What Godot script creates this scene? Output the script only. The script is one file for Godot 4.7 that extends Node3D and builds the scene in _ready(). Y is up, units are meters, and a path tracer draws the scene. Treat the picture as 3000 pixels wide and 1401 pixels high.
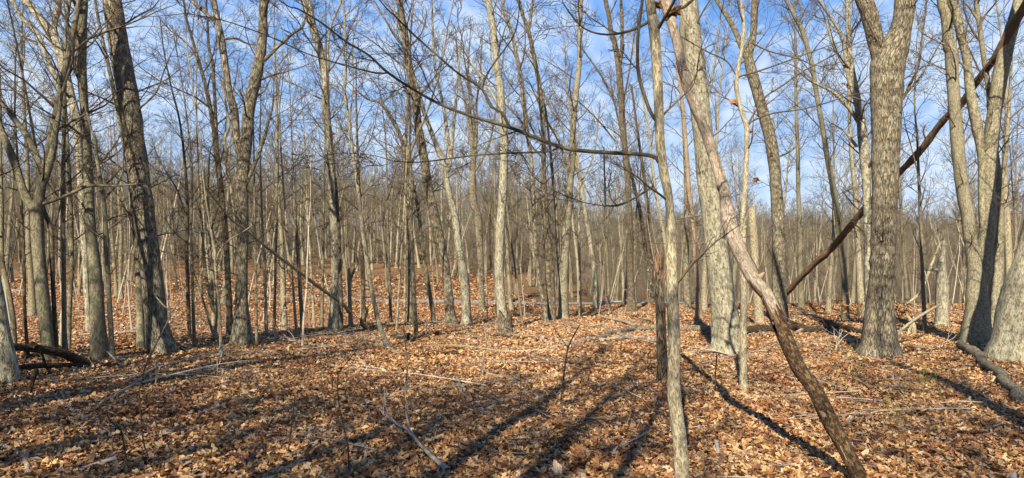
extends Node3D
# A bare wood on a gentle slope in early spring: trees stand on a floor of fallen oak leaves, a track crosses the hollow, a wooded hill rises behind.
const EYE := 1.7
var rng := RandomNumberGenerator.new()
var mat := {}
var rough_noise := FastNoiseLite.new()
var patch_noise := FastNoiseLite.new()
var taken := {}
var leaf_meshes := []
var circle := {}
var heaps := []

class Shape:
	var v := PackedVector3Array()
	var n := PackedVector3Array()
	var uv := PackedVector2Array()
	var c := PackedColorArray()
	var ix := PackedInt32Array()
	func commit(old: ArrayMesh = null) -> ArrayMesh:
		var m: ArrayMesh = old if old else ArrayMesh.new()
		var a := []
		a.resize(Mesh.ARRAY_MAX)
		a[Mesh.ARRAY_VERTEX] = v
		a[Mesh.ARRAY_NORMAL] = n
		a[Mesh.ARRAY_TEX_UV] = uv
		a[Mesh.ARRAY_COLOR] = c
		a[Mesh.ARRAY_INDEX] = ix
		m.add_surface_from_arrays(Mesh.PRIMITIVE_TRIANGLES, a)
		return m

func _ready() -> void:
	rng.seed = 20240317
	# camera
	var cam := Camera3D.new()
	cam.name = "camera"
	cam.position = Vector3(0, EYE, 0)
	cam.fov = 39.44
	cam.near = 0.05
	cam.far = 2000.0
	cam.current = true
	add_child(cam)
	# sky and exposure
	var env := Environment.new()
	env.background_mode = Environment.BG_SKY
	env.sky = Sky.new()
	env.sky.sky_material = sky_material()
	env.background_energy_multiplier = 0.365
	env.tonemap_mode = Environment.TONE_MAPPER_LINEAR
	env.tonemap_exposure = 2.75
	env.sdfgi_enabled = true
	env.ssao_enabled = true
	env.ssil_enabled = true
	var world := WorldEnvironment.new()
	world.name = "world"
	world.environment = env
	add_child(world)
	# sun: high, from behind and a little to the left, so that shadows run ahead and to the right
	var sun := DirectionalLight3D.new()
	sun.name = "sun"
	sun.light_energy = 1.6
	sun.light_color = Color(1.0, 0.945, 0.85)
	sun.light_angular_distance = 0.5
	sun.shadow_enabled = true
	var az := deg_to_rad(17.0)
	var el := deg_to_rad(40.0)
	var to := Vector3(sin(az) * cos(el), -sin(el), -cos(az) * cos(el))
	sun.basis = Basis.looking_at(to, Vector3.UP)
	add_child(sun)

	rough_noise.seed = 11
	rough_noise.frequency = 1.0
	rough_noise.fractal_octaves = 3
	patch_noise.seed = 23
	patch_noise.frequency = 1.0
	patch_noise.fractal_octaves = 3
	materials()
	for k in 7:
		leaf_meshes.append(leaf_mesh(k))
	forest_floor()
	road()
	near_trees()
	fallen_wood()
	background_trees()
	saplings()
	shade_trees()
	leaf_litter()
	twig_litter()
	brushwood()

# ------------------------------------------------------------------ the lie of the land
func sst(a: float, b: float, x: float) -> float:
	var t := clampf((x - a) / (b - a), 0.0, 1.0)
	return t * t * (3.0 - 2.0 * t)

func height(x: float, d: float) -> float:
	if d < 0.0:
		return minf(1.6, -0.055 * d)
	var u := x / maxf(d, 8.0)
	var dr := 50.0 + 12.0 * sst(0.0, 0.7, -u)
	var hollow := -3.2 * minf(d, dr) / dr + 1.5 * sst(dr + 3.0, dr + 75.0, d) + 3.0 * sst(130.0, 270.0, d)
	var crest := lerpf(14.5, 29.5, clampf((u + 0.54) / 0.54, 0.0, 1.0))
	hollow -= 0.75 * sst(-0.54, -0.38, u) * (sst(crest, crest + 6.0, d) - sst(dr - 16.0, dr - 2.0, d))
	var rise := -0.062 * minf(d, 42.0) - 4.4 * sst(42.0, 80.0, d) + 3.4 * sst(110.0, 290.0, d)
	var w := sst(-0.02, 0.2, u)
	var f := sst(2.0, 9.0, d) * (0.05 * sin(x * .55 + 1.0) * sin(d * .43 + .5) + .03 * sin(x * 1.3 + 2.0) * sin(d * 1.1)) * (1.0 - sst(35.0, 44.0, d))
	return hollow * (1.0 - w) + rise * w + f

# ------------------------------------------------------------------ naming
func numbered(called: String) -> String:
	var k: int = taken.get(called, -1) + 1
	taken[called] = k
	return called if k == 0 else "%s_%03d" % [called, k]

func thing(called: String, label: String, category: String, at: Vector3, group := "") -> Node3D:
	var o := Node3D.new()
	o.name = numbered(called)
	o.position = at
	o.set_meta("label", label)
	o.set_meta("category", category)
	if group:
		o.set_meta("group", group)
	add_child(o)
	return o

func part(called: String, mesh: Mesh, m: Material, parent: Node3D, stuff := false) -> MeshInstance3D:
	var o := MeshInstance3D.new()
	o.name = called
	o.mesh = mesh
	if m:
		o.material_override = m
	if stuff:
		o.set_meta("kind", "stuff")
	parent.add_child(o, true)
	return o

# ------------------------------------------------------------------ sky
func sky_material() -> PanoramaSkyMaterial:
	var w := 2048
	var h := 1024
	var data := PackedFloat32Array()
	data.resize(w * h * 3)
	var big := FastNoiseLite.new()
	big.seed = 4
	big.frequency = 0.7
	big.fractal_octaves = 4
	var fine := FastNoiseLite.new()
	fine.seed = 9
	fine.frequency = 3.4
	fine.fractal_octaves = 4
	fine.fractal_gain = 0.55
	var zen := Color(0.03, 0.21, 0.68)
	var mid := Color(0.04, 0.315, 0.92)
	var low := Color(0.70, 0.88, 1.06)
	var white := Color(0.86, 0.97, 1.08)
	for j in h:
		var e := (0.5 - (j + 0.5) / h) * PI
		var y := sin(e)
		var r := cos(e)
		var clear: Color
		if y <= 0.0:
			clear = low * 0.55
		elif y < 0.42:
			clear = low.lerp(mid, pow(y / 0.42, 0.8))
		else:
			clear = mid.lerp(zen, (y - 0.42) / 0.58)
		for i in w:
			var c := clear
			if y > 0.0:
				var a := (i + 0.5) / w * TAU
				var k := 1.0 / (y + 0.13)
				var px := cos(a) * r * k
				var pz := sin(a) * r * k
				var b := big.get_noise_2d(px * 1.1 + pz * .35, pz * 1.3)
				var s := fine.get_noise_2d(px * 0.85 + b * .5, pz * 3.4 - px * 1.1)
				var cover := smoothstep(-0.35, 0.7, b * 0.65 + s * 0.75 + 0.13)
				c = clear.lerp(white, cover * (0.80 - 0.45 * y))
			var at := (j * w + i) * 3
			data[at] = c.r
			data[at + 1] = c.g
			data[at + 2] = c.b
	var image := Image.create_from_data(w, h, false, Image.FORMAT_RGBF, data.to_byte_array())
	var m := PanoramaSkyMaterial.new()
	m.panorama = ImageTexture.create_from_image(image)
	return m

# ------------------------------------------------------------------ materials
func gray(noise: FastNoiseLite, w: int, h: int) -> PackedByteArray:
	return noise.get_seamless_image(w, h).get_data()

func textured(called: String, w: int, h: int, color: PackedColorArray, relief: PackedFloat32Array, depth: float, roughness := 0.92) -> StandardMaterial3D:
	var a := PackedByteArray()
	a.resize(w * h * 3)
	var b := PackedByteArray()
	b.resize(w * h)
	for i in w * h:
		var c := (color[i] * 0.66).linear_to_srgb()
		a[i * 3] = clampi(int(c.r * 255.0), 0, 255)
		a[i * 3 + 1] = clampi(int(c.g * 255.0), 0, 255)
		a[i * 3 + 2] = clampi(int(c.b * 255.0), 0, 255)
		b[i] = clampi(int(relief[i] * 255.0), 0, 255)
	var m := StandardMaterial3D.new()
	m.resource_name = called
	m.albedo_texture = ImageTexture.create_from_image(Image.create_from_data(w, h, false, Image.FORMAT_RGB8, a))
	m.heightmap_enabled = true
	m.heightmap_texture = ImageTexture.create_from_image(Image.create_from_data(w, h, false, Image.FORMAT_L8, b))
	m.heightmap_scale = depth
	m.roughness = roughness
	m.metallic_specular = 0.25
	m.vertex_color_use_as_albedo = true
	return m

func plain(called: String, c: Color, k := 0.74) -> StandardMaterial3D:
	var m := StandardMaterial3D.new()
	m.resource_name = called
	m.albedo_color = (c * k).linear_to_srgb()
	m.vertex_color_use_as_albedo = true
	m.roughness = 0.9
	m.metallic_specular = 0.2
	return m

func materials() -> void:
	var n := FastNoiseLite.new()
	var w := 400
	var count := w * w
	n.seed = 5
	n.frequency = 0.05
	n.fractal_octaves = 5
	var grain := gray(n, w, w)
	n.seed = 8
	n.frequency = 0.012
	n.fractal_octaves = 4
	var blotch := gray(n, w, w)
	n.seed = 18
	n.frequency = 0.03
	n.fractal_octaves = 4
	var flake := gray(n, w, w)
	# furrowed bark: long plates between dark cracks
	var plates := plates_of(w, 12, blotch, grain, 3)
	var col := PackedColorArray()
	col.resize(count)
	var rel := PackedFloat32Array()
	rel.resize(count)
	for i in count:
		var p := plates[i] / 255.0
		var g := grain[i] / 255.0
		var b := blotch[i] / 255.0
		var ridge := smoothstep(0.03, 0.27, p)
		var c := Color(0.075, 0.06, 0.045).lerp(Color(0.43, 0.385, 0.30), ridge * (0.6 + 0.4 * g))
		c = c.lerp(Color(0.44, 0.46, 0.37), smoothstep(0.62, 0.78, b) * 0.55 * ridge)
		col[i] = c * (0.72 + 0.5 * g)
		rel[i] = ridge * 0.75 + g * 0.25
	mat.furrow = textured("furrowed bark", w, w, col, rel, 2.2)
	for i in count:
		var g := grain[i] / 255.0
		var b := blotch[i] / 255.0
		var f := flake[i] / 255.0
		var c := Color(0.25, 0.225, 0.165).lerp(Color(0.47, 0.44, 0.345), smoothstep(0.3, 0.7, b * 0.6 + g * 0.4))
		c = c.lerp(Color(0.20, 0.175, 0.135), smoothstep(0.55, 0.68, f) * 0.75)
		c = c.lerp(Color(0.55, 0.56, 0.46), smoothstep(0.66, 0.76, 1.0 - f) * 0.5)
		col[i] = c * (0.78 + 0.4 * g)
		rel[i] = g * 0.6 + (1.0 - smoothstep(0.58, 0.75, f)) * 0.4
	mat.smooth = textured("smooth bark", w, w, col, rel, 0.6)
	for i in count:
		var g := grain[i] / 255.0
		var b := blotch[i] / 255.0
		var f := flake[i] / 255.0
		var p := plates[i] / 255.0
		var c := Color(0.36, 0.335, 0.27).lerp(Color(0.13, 0.11, 0.085), 1.0 - smoothstep(0.03, 0.2, p))
		c = c.lerp(Color(0.54, 0.55, 0.46), smoothstep(0.40, 0.58, f * 0.35 + b * 0.65) * 0.85)
		col[i] = c * (0.7 + 0.55 * g)
		rel[i] = smoothstep(0.0, 0.3, p) * 0.55 + g * 0.45
	mat.lichen = textured("lichen bark", w, w, col, rel, 1.3)
	for i in count:
		var g := grain[i] / 255.0
		var b := blotch[i] / 255.0
		var f := flake[i] / 255.0
		var c := Color(0.36, 0.295, 0.23).lerp(Color(0.66, 0.565, 0.46), smoothstep(0.25, 0.75, f * 0.5 + b * 0.5))
		var p := plates[i] / 255.0
		c = c.lerp(Color(0.09, 0.07, 0.05), (1.0 - smoothstep(0.0, 0.09, p)) * 0.8)
		c = c.lerp(Color(0.14, 0.10, 0.075), smoothstep(0.66, 0.76, f) * 0.8)
		col[i] = c * (0.72 + 0.5 * g)
		rel[i] = g * 0.3 + (1.0 - smoothstep(0.62, 0.76, f)) * 0.3 + smoothstep(0.0, 0.14, p) * 0.4
	mat.wood = textured("weathered wood", w, w, col, rel, 1.3)
	for i in count:
		var g := grain[i] / 255.0
		var b := blotch[i] / 255.0
		var f := flake[i] / 255.0
		var p := plates[i] / 255.0
		var c := Color(0.06, 0.043, 0.03).lerp(Color(0.17, 0.13, 0.09), smoothstep(0.3, 0.8, f))
		c = c.lerp(Color(0.30, 0.25, 0.18), smoothstep(0.66, 0.74, b) * 0.6)
		col[i] = c * (0.6 + 0.7 * g)
		rel[i] = smoothstep(0.0, 0.4, p) * 0.5 + g * 0.5
	mat.rot = textured("rotten wood", w, w, col, rel, 1.6)
	# leaf mould under the loose leaves, and the far floor where single leaves can no longer be told apart
	n = FastNoiseLite.new()
	n.noise_type = FastNoiseLite.TYPE_CELLULAR
	n.cellular_return_type = FastNoiseLite.RETURN_CELL_VALUE
	n.frequency = 0.06
	n.fractal_type = FastNoiseLite.FRACTAL_NONE
	n.domain_warp_enabled = true
	n.domain_warp_amplitude = 8.0
	n.domain_warp_frequency = 0.05
	n.seed = 31
	var cells := gray(n, w, w)
	n.cellular_return_type = FastNoiseLite.RETURN_DISTANCE2_SUB
	var edge := gray(n, w, w)
	for i in count:
		var q := cells[i] / 255.0
		var g := grain[i] / 255.0
		var c := leaf_tone(fposmod(q * 7.31 + 0.1, 1.0))
		c = c.lerp(Color(0.05, 0.028, 0.016), (1.0 - smoothstep(0.0, 0.12, edge[i] / 255.0)) * 0.7)
		col[i] = c * (0.7 + 0.35 * g) * 0.66
		rel[i] = q * 0.6 + smoothstep(0.0, 0.25, edge[i] / 255.0) * 0.4
	mat.floor = textured("leaf litter floor", w, w, col, rel, 2.5, 0.95)
	mat.floor.uv1_triplanar = true
	mat.floor.uv1_world_triplanar = true
	mat.floor.uv1_scale = Vector3.ONE * 0.37
	for i in count:
		var g := grain[i] / 255.0
		var b := blotch[i] / 255.0
		col[i] = Color(0.30, 0.30, 0.30) * (0.7 + 0.3 * g + 0.3 * b)
		rel[i] = g
	mat.road = textured("worn track", w, w, col, rel, 0.5)
	mat.pale = mat.smooth.duplicate()
	mat.pale.resource_name = "pale bark"
	mat.pale.albedo_color = Color(1.06, 1.05, 1.03)
	mat.twig = plain("twig", Color(1, 1, 1))
	mat.leaf = plain("dry leaf", Color(1, 1, 1))
	mat.leaf.roughness = 0.62
	mat.leaf.metallic_specular = 0.4
	mat.leaf.backlight_enabled = true
	mat.leaf.backlight = Color(0.5, 0.5, 0.5)

# Cells that repeat without a seam: per pixel the distance to the nearest crack, 0 to 255.
func plates_of(w: int, cells: int, warp: PackedByteArray, fine: PackedByteArray, s: int) -> PackedByteArray:
	var r := RandomNumberGenerator.new()
	r.seed = s
	var at := PackedVector2Array()
	for i in cells * cells:
		at.append(Vector2(r.randf_range(0.1, 0.9), r.randf_range(0.05, 0.95)))
	var got := PackedByteArray()
	got.resize(w * w)
	for y in w:
		for x in w:
			var i := y * w + x
			var p := Vector2(float(x) / w * cells + (warp[i] - 128) * 0.010 + (fine[i] - 128) * 0.003, float(y) / w * cells + (fine[i] - 128) * 0.004)
			var cx := int(floor(p.x))
			var cy := int(floor(p.y))
			var a := 9.0
			var b := 9.0
			for oy in [-1, 0, 1]:
				for ox in [-1, 0, 1]:
					var d := p.distance_squared_to(Vector2(cx + ox, cy + oy) + at[posmod(cy + oy, cells) * cells + posmod(cx + ox, cells)])
					if d < a:
						b = a
						a = d
					elif d < b:
						b = d
			got[i] = clampi(int((sqrt(b) - sqrt(a)) * 255.0), 0, 255)
	return got

func leaf_tone(f: float) -> Color:
	# dry oak and maple leaves: tan, cinnamon, dark brown and a few bleached ones
	if f < 0.40:
		return Color(0.50, 0.295, 0.125).lerp(Color(0.68, 0.44, 0.205), f / 0.40)
	if f < 0.70:
		return Color(0.28, 0.118, 0.043).lerp(Color(0.43, 0.21, 0.078), (f - 0.40) / 0.30)
	if f < 0.90:
		return Color(0.09, 0.042, 0.022).lerp(Color(0.21, 0.092, 0.04), (f - 0.70) / 0.20)
	return Color(0.60, 0.42, 0.24).lerp(Color(0.58, 0.49, 0.37), (f - 0.90) / 0.10)

# ------------------------------------------------------------------ tubes
func ring(sides: int) -> PackedVector2Array:
	if not circle.has(sides):
		var p := PackedVector2Array()
		for k in sides:
			p.append(Vector2(cos(TAU * k / sides), sin(TAU * k / sides)))
		circle[sides] = p
	return circle[sides]

func tube(s: Shape, p: PackedVector3Array, r: PackedFloat32Array, sides: int, col: Color) -> void:
	var cs := ring(sides)
	var m := p.size()
	var t := (p[1] - p[0]).normalized()
	var a := t.cross(Vector3.RIGHT if absf(t.x) < 0.8 else Vector3.UP).normalized()
	var first := s.v.size()
	for i in m:
		t = (p[mini(i + 1, m - 1)] - p[maxi(i - 1, 0)]).normalized()
		a = (a - t * a.dot(t)).normalized()
		var b := t.cross(a)
		for k in sides:
			var out := a * cs[k].x + b * cs[k].y
			s.v.append(p[i] + out * r[i])
			s.n.append(out)
			s.uv.append(Vector2.ZERO)
			s.c.append(col)
		if i:
			var lo := first + (i - 1) * sides
			var hi := lo + sides
			for k in sides:
				var k2 := (k + 1) % sides
				s.ix.append(lo + k)
				s.ix.append(hi + k)
				s.ix.append(hi + k2)
				s.ix.append(lo + k)
				s.ix.append(hi + k2)
				s.ix.append(lo + k2)

func spline(q: PackedVector3Array, r: PackedFloat32Array, step: float) -> Array:
	var p := PackedVector3Array()
	var w := PackedFloat32Array()
	var m := q.size()
	for i in m - 1:
		var a := q[maxi(i - 1, 0)]
		var d := q[mini(i + 2, m - 1)]
		var k := maxi(1, int(ceil(q[i].distance_to(q[i + 1]) / step)))
		for j in k:
			var f := float(j) / k
			p.append(q[i].cubic_interpolate(q[i + 1], a, d, f))
			w.append(lerpf(r[i], r[i + 1], f))
	p.append(q[m - 1])
	w.append(r[m - 1])
	return [p, w]

# A trunk, limb or log with uneven bark: furrows in the surface, root flare, lichen and moss in patches.
# o: sides, step, bump (share of radius), tint, flare, ragged, tile (metres of bark per texture), moss, lichen
func trunk(s: Shape, q: PackedVector3Array, r0: PackedFloat32Array, o: Dictionary) -> Array:
	var got := spline(q, r0, o.step)
	var p: PackedVector3Array = got[0]
	var r: PackedFloat32Array = got[1]
	var m := p.size()
	var sides: int = o.sides
	var row := sides + 1
	var t := (p[1] - p[0]).normalized()
	var a := t.cross(Vector3(0.1, 0.2, 1.0).normalized()).normalized()
	var first := s.v.size()
	var along := 0.0
	var big := r[mini(3, m - 1)]
	var reps: float = maxf(1.0, roundf(TAU * big / float(o.tile.x)))
	var off: float = o.off
	var bump: float = o.bump
	var flare: float = o.get("flare", 0.0)
	var ragged: float = o.get("ragged", 0.0)
	var tint: Color = o.tint
	var moss: float = o.get("moss", 0.0)
	var cs := ring(sides)
	var phase := off * 7.0
	for i in m:
		t = (p[mini(i + 1, m - 1)] - p[maxi(i - 1, 0)]).normalized()
		a = (a - t * a.dot(t)).normalized()
		var b := t.cross(a)
		if i:
			along += p[i].distance_to(p[i - 1])
		var low := exp(-maxf(0.0, along - 0.25) / (0.16 + big * 1.1)) * flare
		var age := 1.0 + float(o.get("lump", 0.06)) * rough_noise.get_noise_2d(along * 1.6, off * 3.0)
		for k in row:
			var e := cs[k % sides]
			var f := rough_noise.get_noise_3d(e.x * 2.6 + off, e.y * 2.6 - off, along * 0.9) * 0.6 + rough_noise.get_noise_3d(e.x * 6.5 - off, e.y * 6.5, along * 1.3 + off) * 0.6
			var th := atan2(e.y, e.x)
			var root := low * (0.45 + 0.55 * maxf(0.0, sin(th * 3.0 + phase)) + 0.35 * sin(th * 5.0 - phase))
			var rad := r[i] * (age + bump * f + root)
			var at := p[i] + (a * e.x + b * e.y) * rad
			if ragged > 0.0 and i >= m - 2:
				at += t * ragged * r[i] * (rough_noise.get_noise_2d(e.x * 3.1 + off * 5.0, e.y * 3.1) * 2.6 + 0.4) * (1.0 if i == m - 1 else 0.35)
			s.v.append(at)
			s.uv.append(Vector2(float(k) / sides * reps, along / float(o.tile.y) + off))
			var pn := patch_noise.get_noise_3d(e.x * 1.3 + off * 2.0, e.y * 1.3, along * 1.1 + off)
			var c := tint * (1.0 + 0.34 * pn)
			var lichen := patch_noise.get_noise_3d(e.x * 2.1 - off, e.y * 2.1 + 9.0, along * 1.9 - off)
			c = c.lerp(Color(0.86, 0.92, 0.74) * (tint.g + 0.12), smoothstep(0.18, 0.5, lichen) * float(o.get("grown", 0.0)))
			if moss > 0.0:
				var up := (a * e.x + b * e.y).y
				c = c.lerp(Color(0.34, 0.36, 0.12) * tint * 1.3, clampf(moss * (0.35 + 0.65 * up) * smoothstep(-0.25, 0.2, pn), 0.0, 0.9))
			s.c.append(c.clamp())
		if i:
			var lo := first + (i - 1) * row
			var hi := lo + row
			for k in sides:
				s.ix.append(lo + k)
				s.ix.append(hi + k)
				s.ix.append(hi + k + 1)
				s.ix.append(lo + k)
				s.ix.append(hi + k + 1)
				s.ix.append(lo + k + 1)
	for i in m:
		for k in row:
			var here := first + i * row + k
			var kn := first + i * row + (k + 1 if k < sides else 1)
			var kp := first + i * row + (k - 1 if k > 0 else sides - 1)
			var up := first + mini(i + 1, m - 1) * row + k
			var dn := first + maxi(i - 1, 0) * row + k
			var nn := (s.v[up] - s.v[dn]).cross(s.v[kp] - s.v[kn])
			if nn.dot(s.v[here] - p[i]) < 0.0:
				nn = -nn
			s.n.append(nn.normalized())
	if o.get("cap", false):
		# broken or sawn end: a slightly sunken face
		for end in ([m - 1] if not o.get("both", false) else [0, m - 1]):
			var rim := first + int(end) * row
			var dirn: Vector3 = (p[end] - p[1 if end == 0 else m - 2]).normalized()
			var mid := s.v.size()
			s.v.append(p[end] - dirn * r[end] * (0.9 if ragged > 0.0 else 0.05))
			s.n.append(dirn)
			s.uv.append(Vector2(0.5, 0.5))
			s.c.append((o.get("endtint", tint) as Color).clamp())
			for k in sides:
				var i1 := s.v.size()
				for kk in [k, k + 1]:
					s.v.append(s.v[rim + kk])
					s.n.append(dirn)
					s.uv.append(s.uv[rim + kk])
					s.c.append((o.get("endtint", tint) as Color).clamp())
				s.ix.append_array([mid, i1 + 1, i1] if end == m - 1 else [mid, i1, i1 + 1])
	return got

func rv(k: float) -> Vector3:
	return Vector3(rng.randf_range(-k, k), rng.randf_range(-k, k), rng.randf_range(-k, k))

# One branch and, from it, its side shoots.
func grow(s: Shape, at: Vector3, dirn: Vector3, length: float, r: float, level: int, g: Dictionary) -> void:
	var segs: int = [3, 4, 6, 6][level]
	var p := PackedVector3Array([at])
	var w := PackedFloat32Array([r])
	var d := dirn
	var wig: float = g.wiggle
	var rise: float = g.rise
	var tip: float = g.tip
	for i in segs:
		d = (d + rv(wig) + Vector3(0, rise, 0)).normalized()
		p.append(p[i] + d * (length / segs))
		w.append(maxf(tip, lerpf(r, tip, pow(float(i + 1) / segs, 0.8))))
	tube(s, p, w, 3 if r < 0.02 else 5, g.col)
	if level == 0:
		return
	var kids := int(round(float(g.kids[level]) * rng.randf_range(0.8, 1.25)))
	for j in kids:
		var f := lerpf(0.18, 1.0, (j + rng.randf()) / kids)
		var i := mini(int(f * segs), segs - 1)
		var k := f * segs - i
		var ax := (p[i + 1] - p[i]).normalized()
		var side := ax.cross(rv(1.0)).normalized()
		var ang := deg_to_rad(rng.randf_range(28.0, 62.0))
		var nd := (ax * cos(ang) + side * sin(ang)).normalized()
		nd.y = nd.y * 0.8 + 0.12
		grow(s, p[i].lerp(p[i + 1], k), nd.normalized(), length * rng.randf_range(0.32, 0.58) * (1.15 - 0.55 * f), maxf(tip, lerpf(w[i], w[i + 1], k) * 0.62), level - 1, g)

# Side branches up a stem. Low ones are short and fine, high ones make the crown.
func crown_on(s: Shape, p: PackedVector3Array, r: PackedFloat32Array, o: Dictionary) -> void:
	var top := p[p.size() - 1].y
	var since := 0.0
	var turn := rng.randf() * TAU
	for i in range(1, p.size()):
		since += p[i].distance_to(p[i - 1])
		var y := p[i].y
		if y < float(o.from) or since < float(o.gap):
			continue
		if y > float(o.seen) and since < float(o.gap) * 2.2:
			continue
		since = 0.0
		turn += 2.4 + rng.randf_range(-0.5, 0.5)
		var f := clampf(y / top, 0.0, 1.0)
		var t := (p[i] - p[i - 1]).normalized()
		var flat := Vector3(cos(turn), 0, sin(turn))
		var steep := lerpf(0.25, 1.1, f) + rng.randf_range(-0.2, 0.25)
		var d := (flat + Vector3(0, steep, 0) + t * 0.2).normalized()
		var length: float = float(o.reach) * lerpf(0.45, 1.0, sst(0.15, 0.6, f)) * lerpf(1.0, 0.45, sst(0.75, 1.0, f)) * rng.randf_range(0.6, 1.25)
		var rr := minf(r[i] * 0.5, 0.006 + length * 0.011)
		var level := 2 if y < float(o.seen) else 1
		grow(s, p[i], d, length, rr, level, o.g)

func leaf_tuft(s: Shape, at: Vector3, spread: float, many: int, size: float, tone: Array) -> void:
	for i in many:
		var c: Color = (tone[0] as Color).lerp(tone[1], rng.randf())
		var b := Basis.from_euler(Vector3(rng.randf_range(-1.2, 1.2), rng.randf() * TAU, rng.randf_range(-1.2, 1.2))) * size * rng.randf_range(0.7, 1.2)
		var o := at + rv(1.0) * spread * Vector3(1, 0.7, 1)
		var k := s.v.size()
		var pts := [Vector3(-.5, 0, 0), Vector3(0, .08, .26), Vector3(.5, -.06, 0), Vector3(0, .08, -.26), Vector3(0, -.02, 0)]
		for q in pts:
			s.v.append(o + b * (q as Vector3))
			s.n.append((b * Vector3.UP).normalized())
			s.uv.append(Vector2.ZERO)
			s.c.append(c)
		s.ix.append_array([k, k + 4, k + 1, k + 1, k + 4, k + 2, k + 2, k + 4, k + 3, k + 3, k + 4, k])

# ------------------------------------------------------------------ the near trees
const BARK := {
	"oak": ["furrow", Color(1.0, 0.95, 0.85), 0.12], "dark": ["furrow", Color(0.62, 0.57, 0.50), 0.10], "grey": ["smooth", Color(0.60, 0.585, 0.50), 0.09],
	"smooth": ["smooth", Color(0.80, 0.78, 0.69), 0.06], "smooth2": ["pale", Color(1.0, 0.95, 0.87), 0.05], "pale": ["pale", Color(0.90, 0.86, 0.76), 0.06],
	"lichen": ["lichen", Color(0.93, 0.88, 0.77), 0.11], "bark_dead": ["wood", Color(0.85, 0.78, 0.66), 0.16], "wood": ["wood", Color(1.0, 0.97, 0.90), 0.10],
	"reddead": ["wood", Color(0.50, 0.40, 0.32), 0.16], "rot": ["rot", Color(0.8, 0.75, 0.7), 0.14], "mossrot": ["rot", Color(1, 1, 0.85), 0.12],
	"rotpale": ["furrow", Color(0.95, 0.90, 0.82), 0.30], "palewood": ["wood", Color(1.0, 0.98, 0.92), 0.12], "splitwood": ["wood", Color(1.0, 0.9, 0.7), 0.2],
}
const TWIG := Color(0.115, 0.09, 0.062)

func unpack(a: Array) -> Array:
	var p := PackedVector3Array()
	var r := PackedFloat32Array()
	for i in range(0, a.size(), 4):
		p.append(Vector3(a[i], a[i + 1], a[i + 2]))
		r.append(a[i + 3])
	return [p, r]

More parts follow.
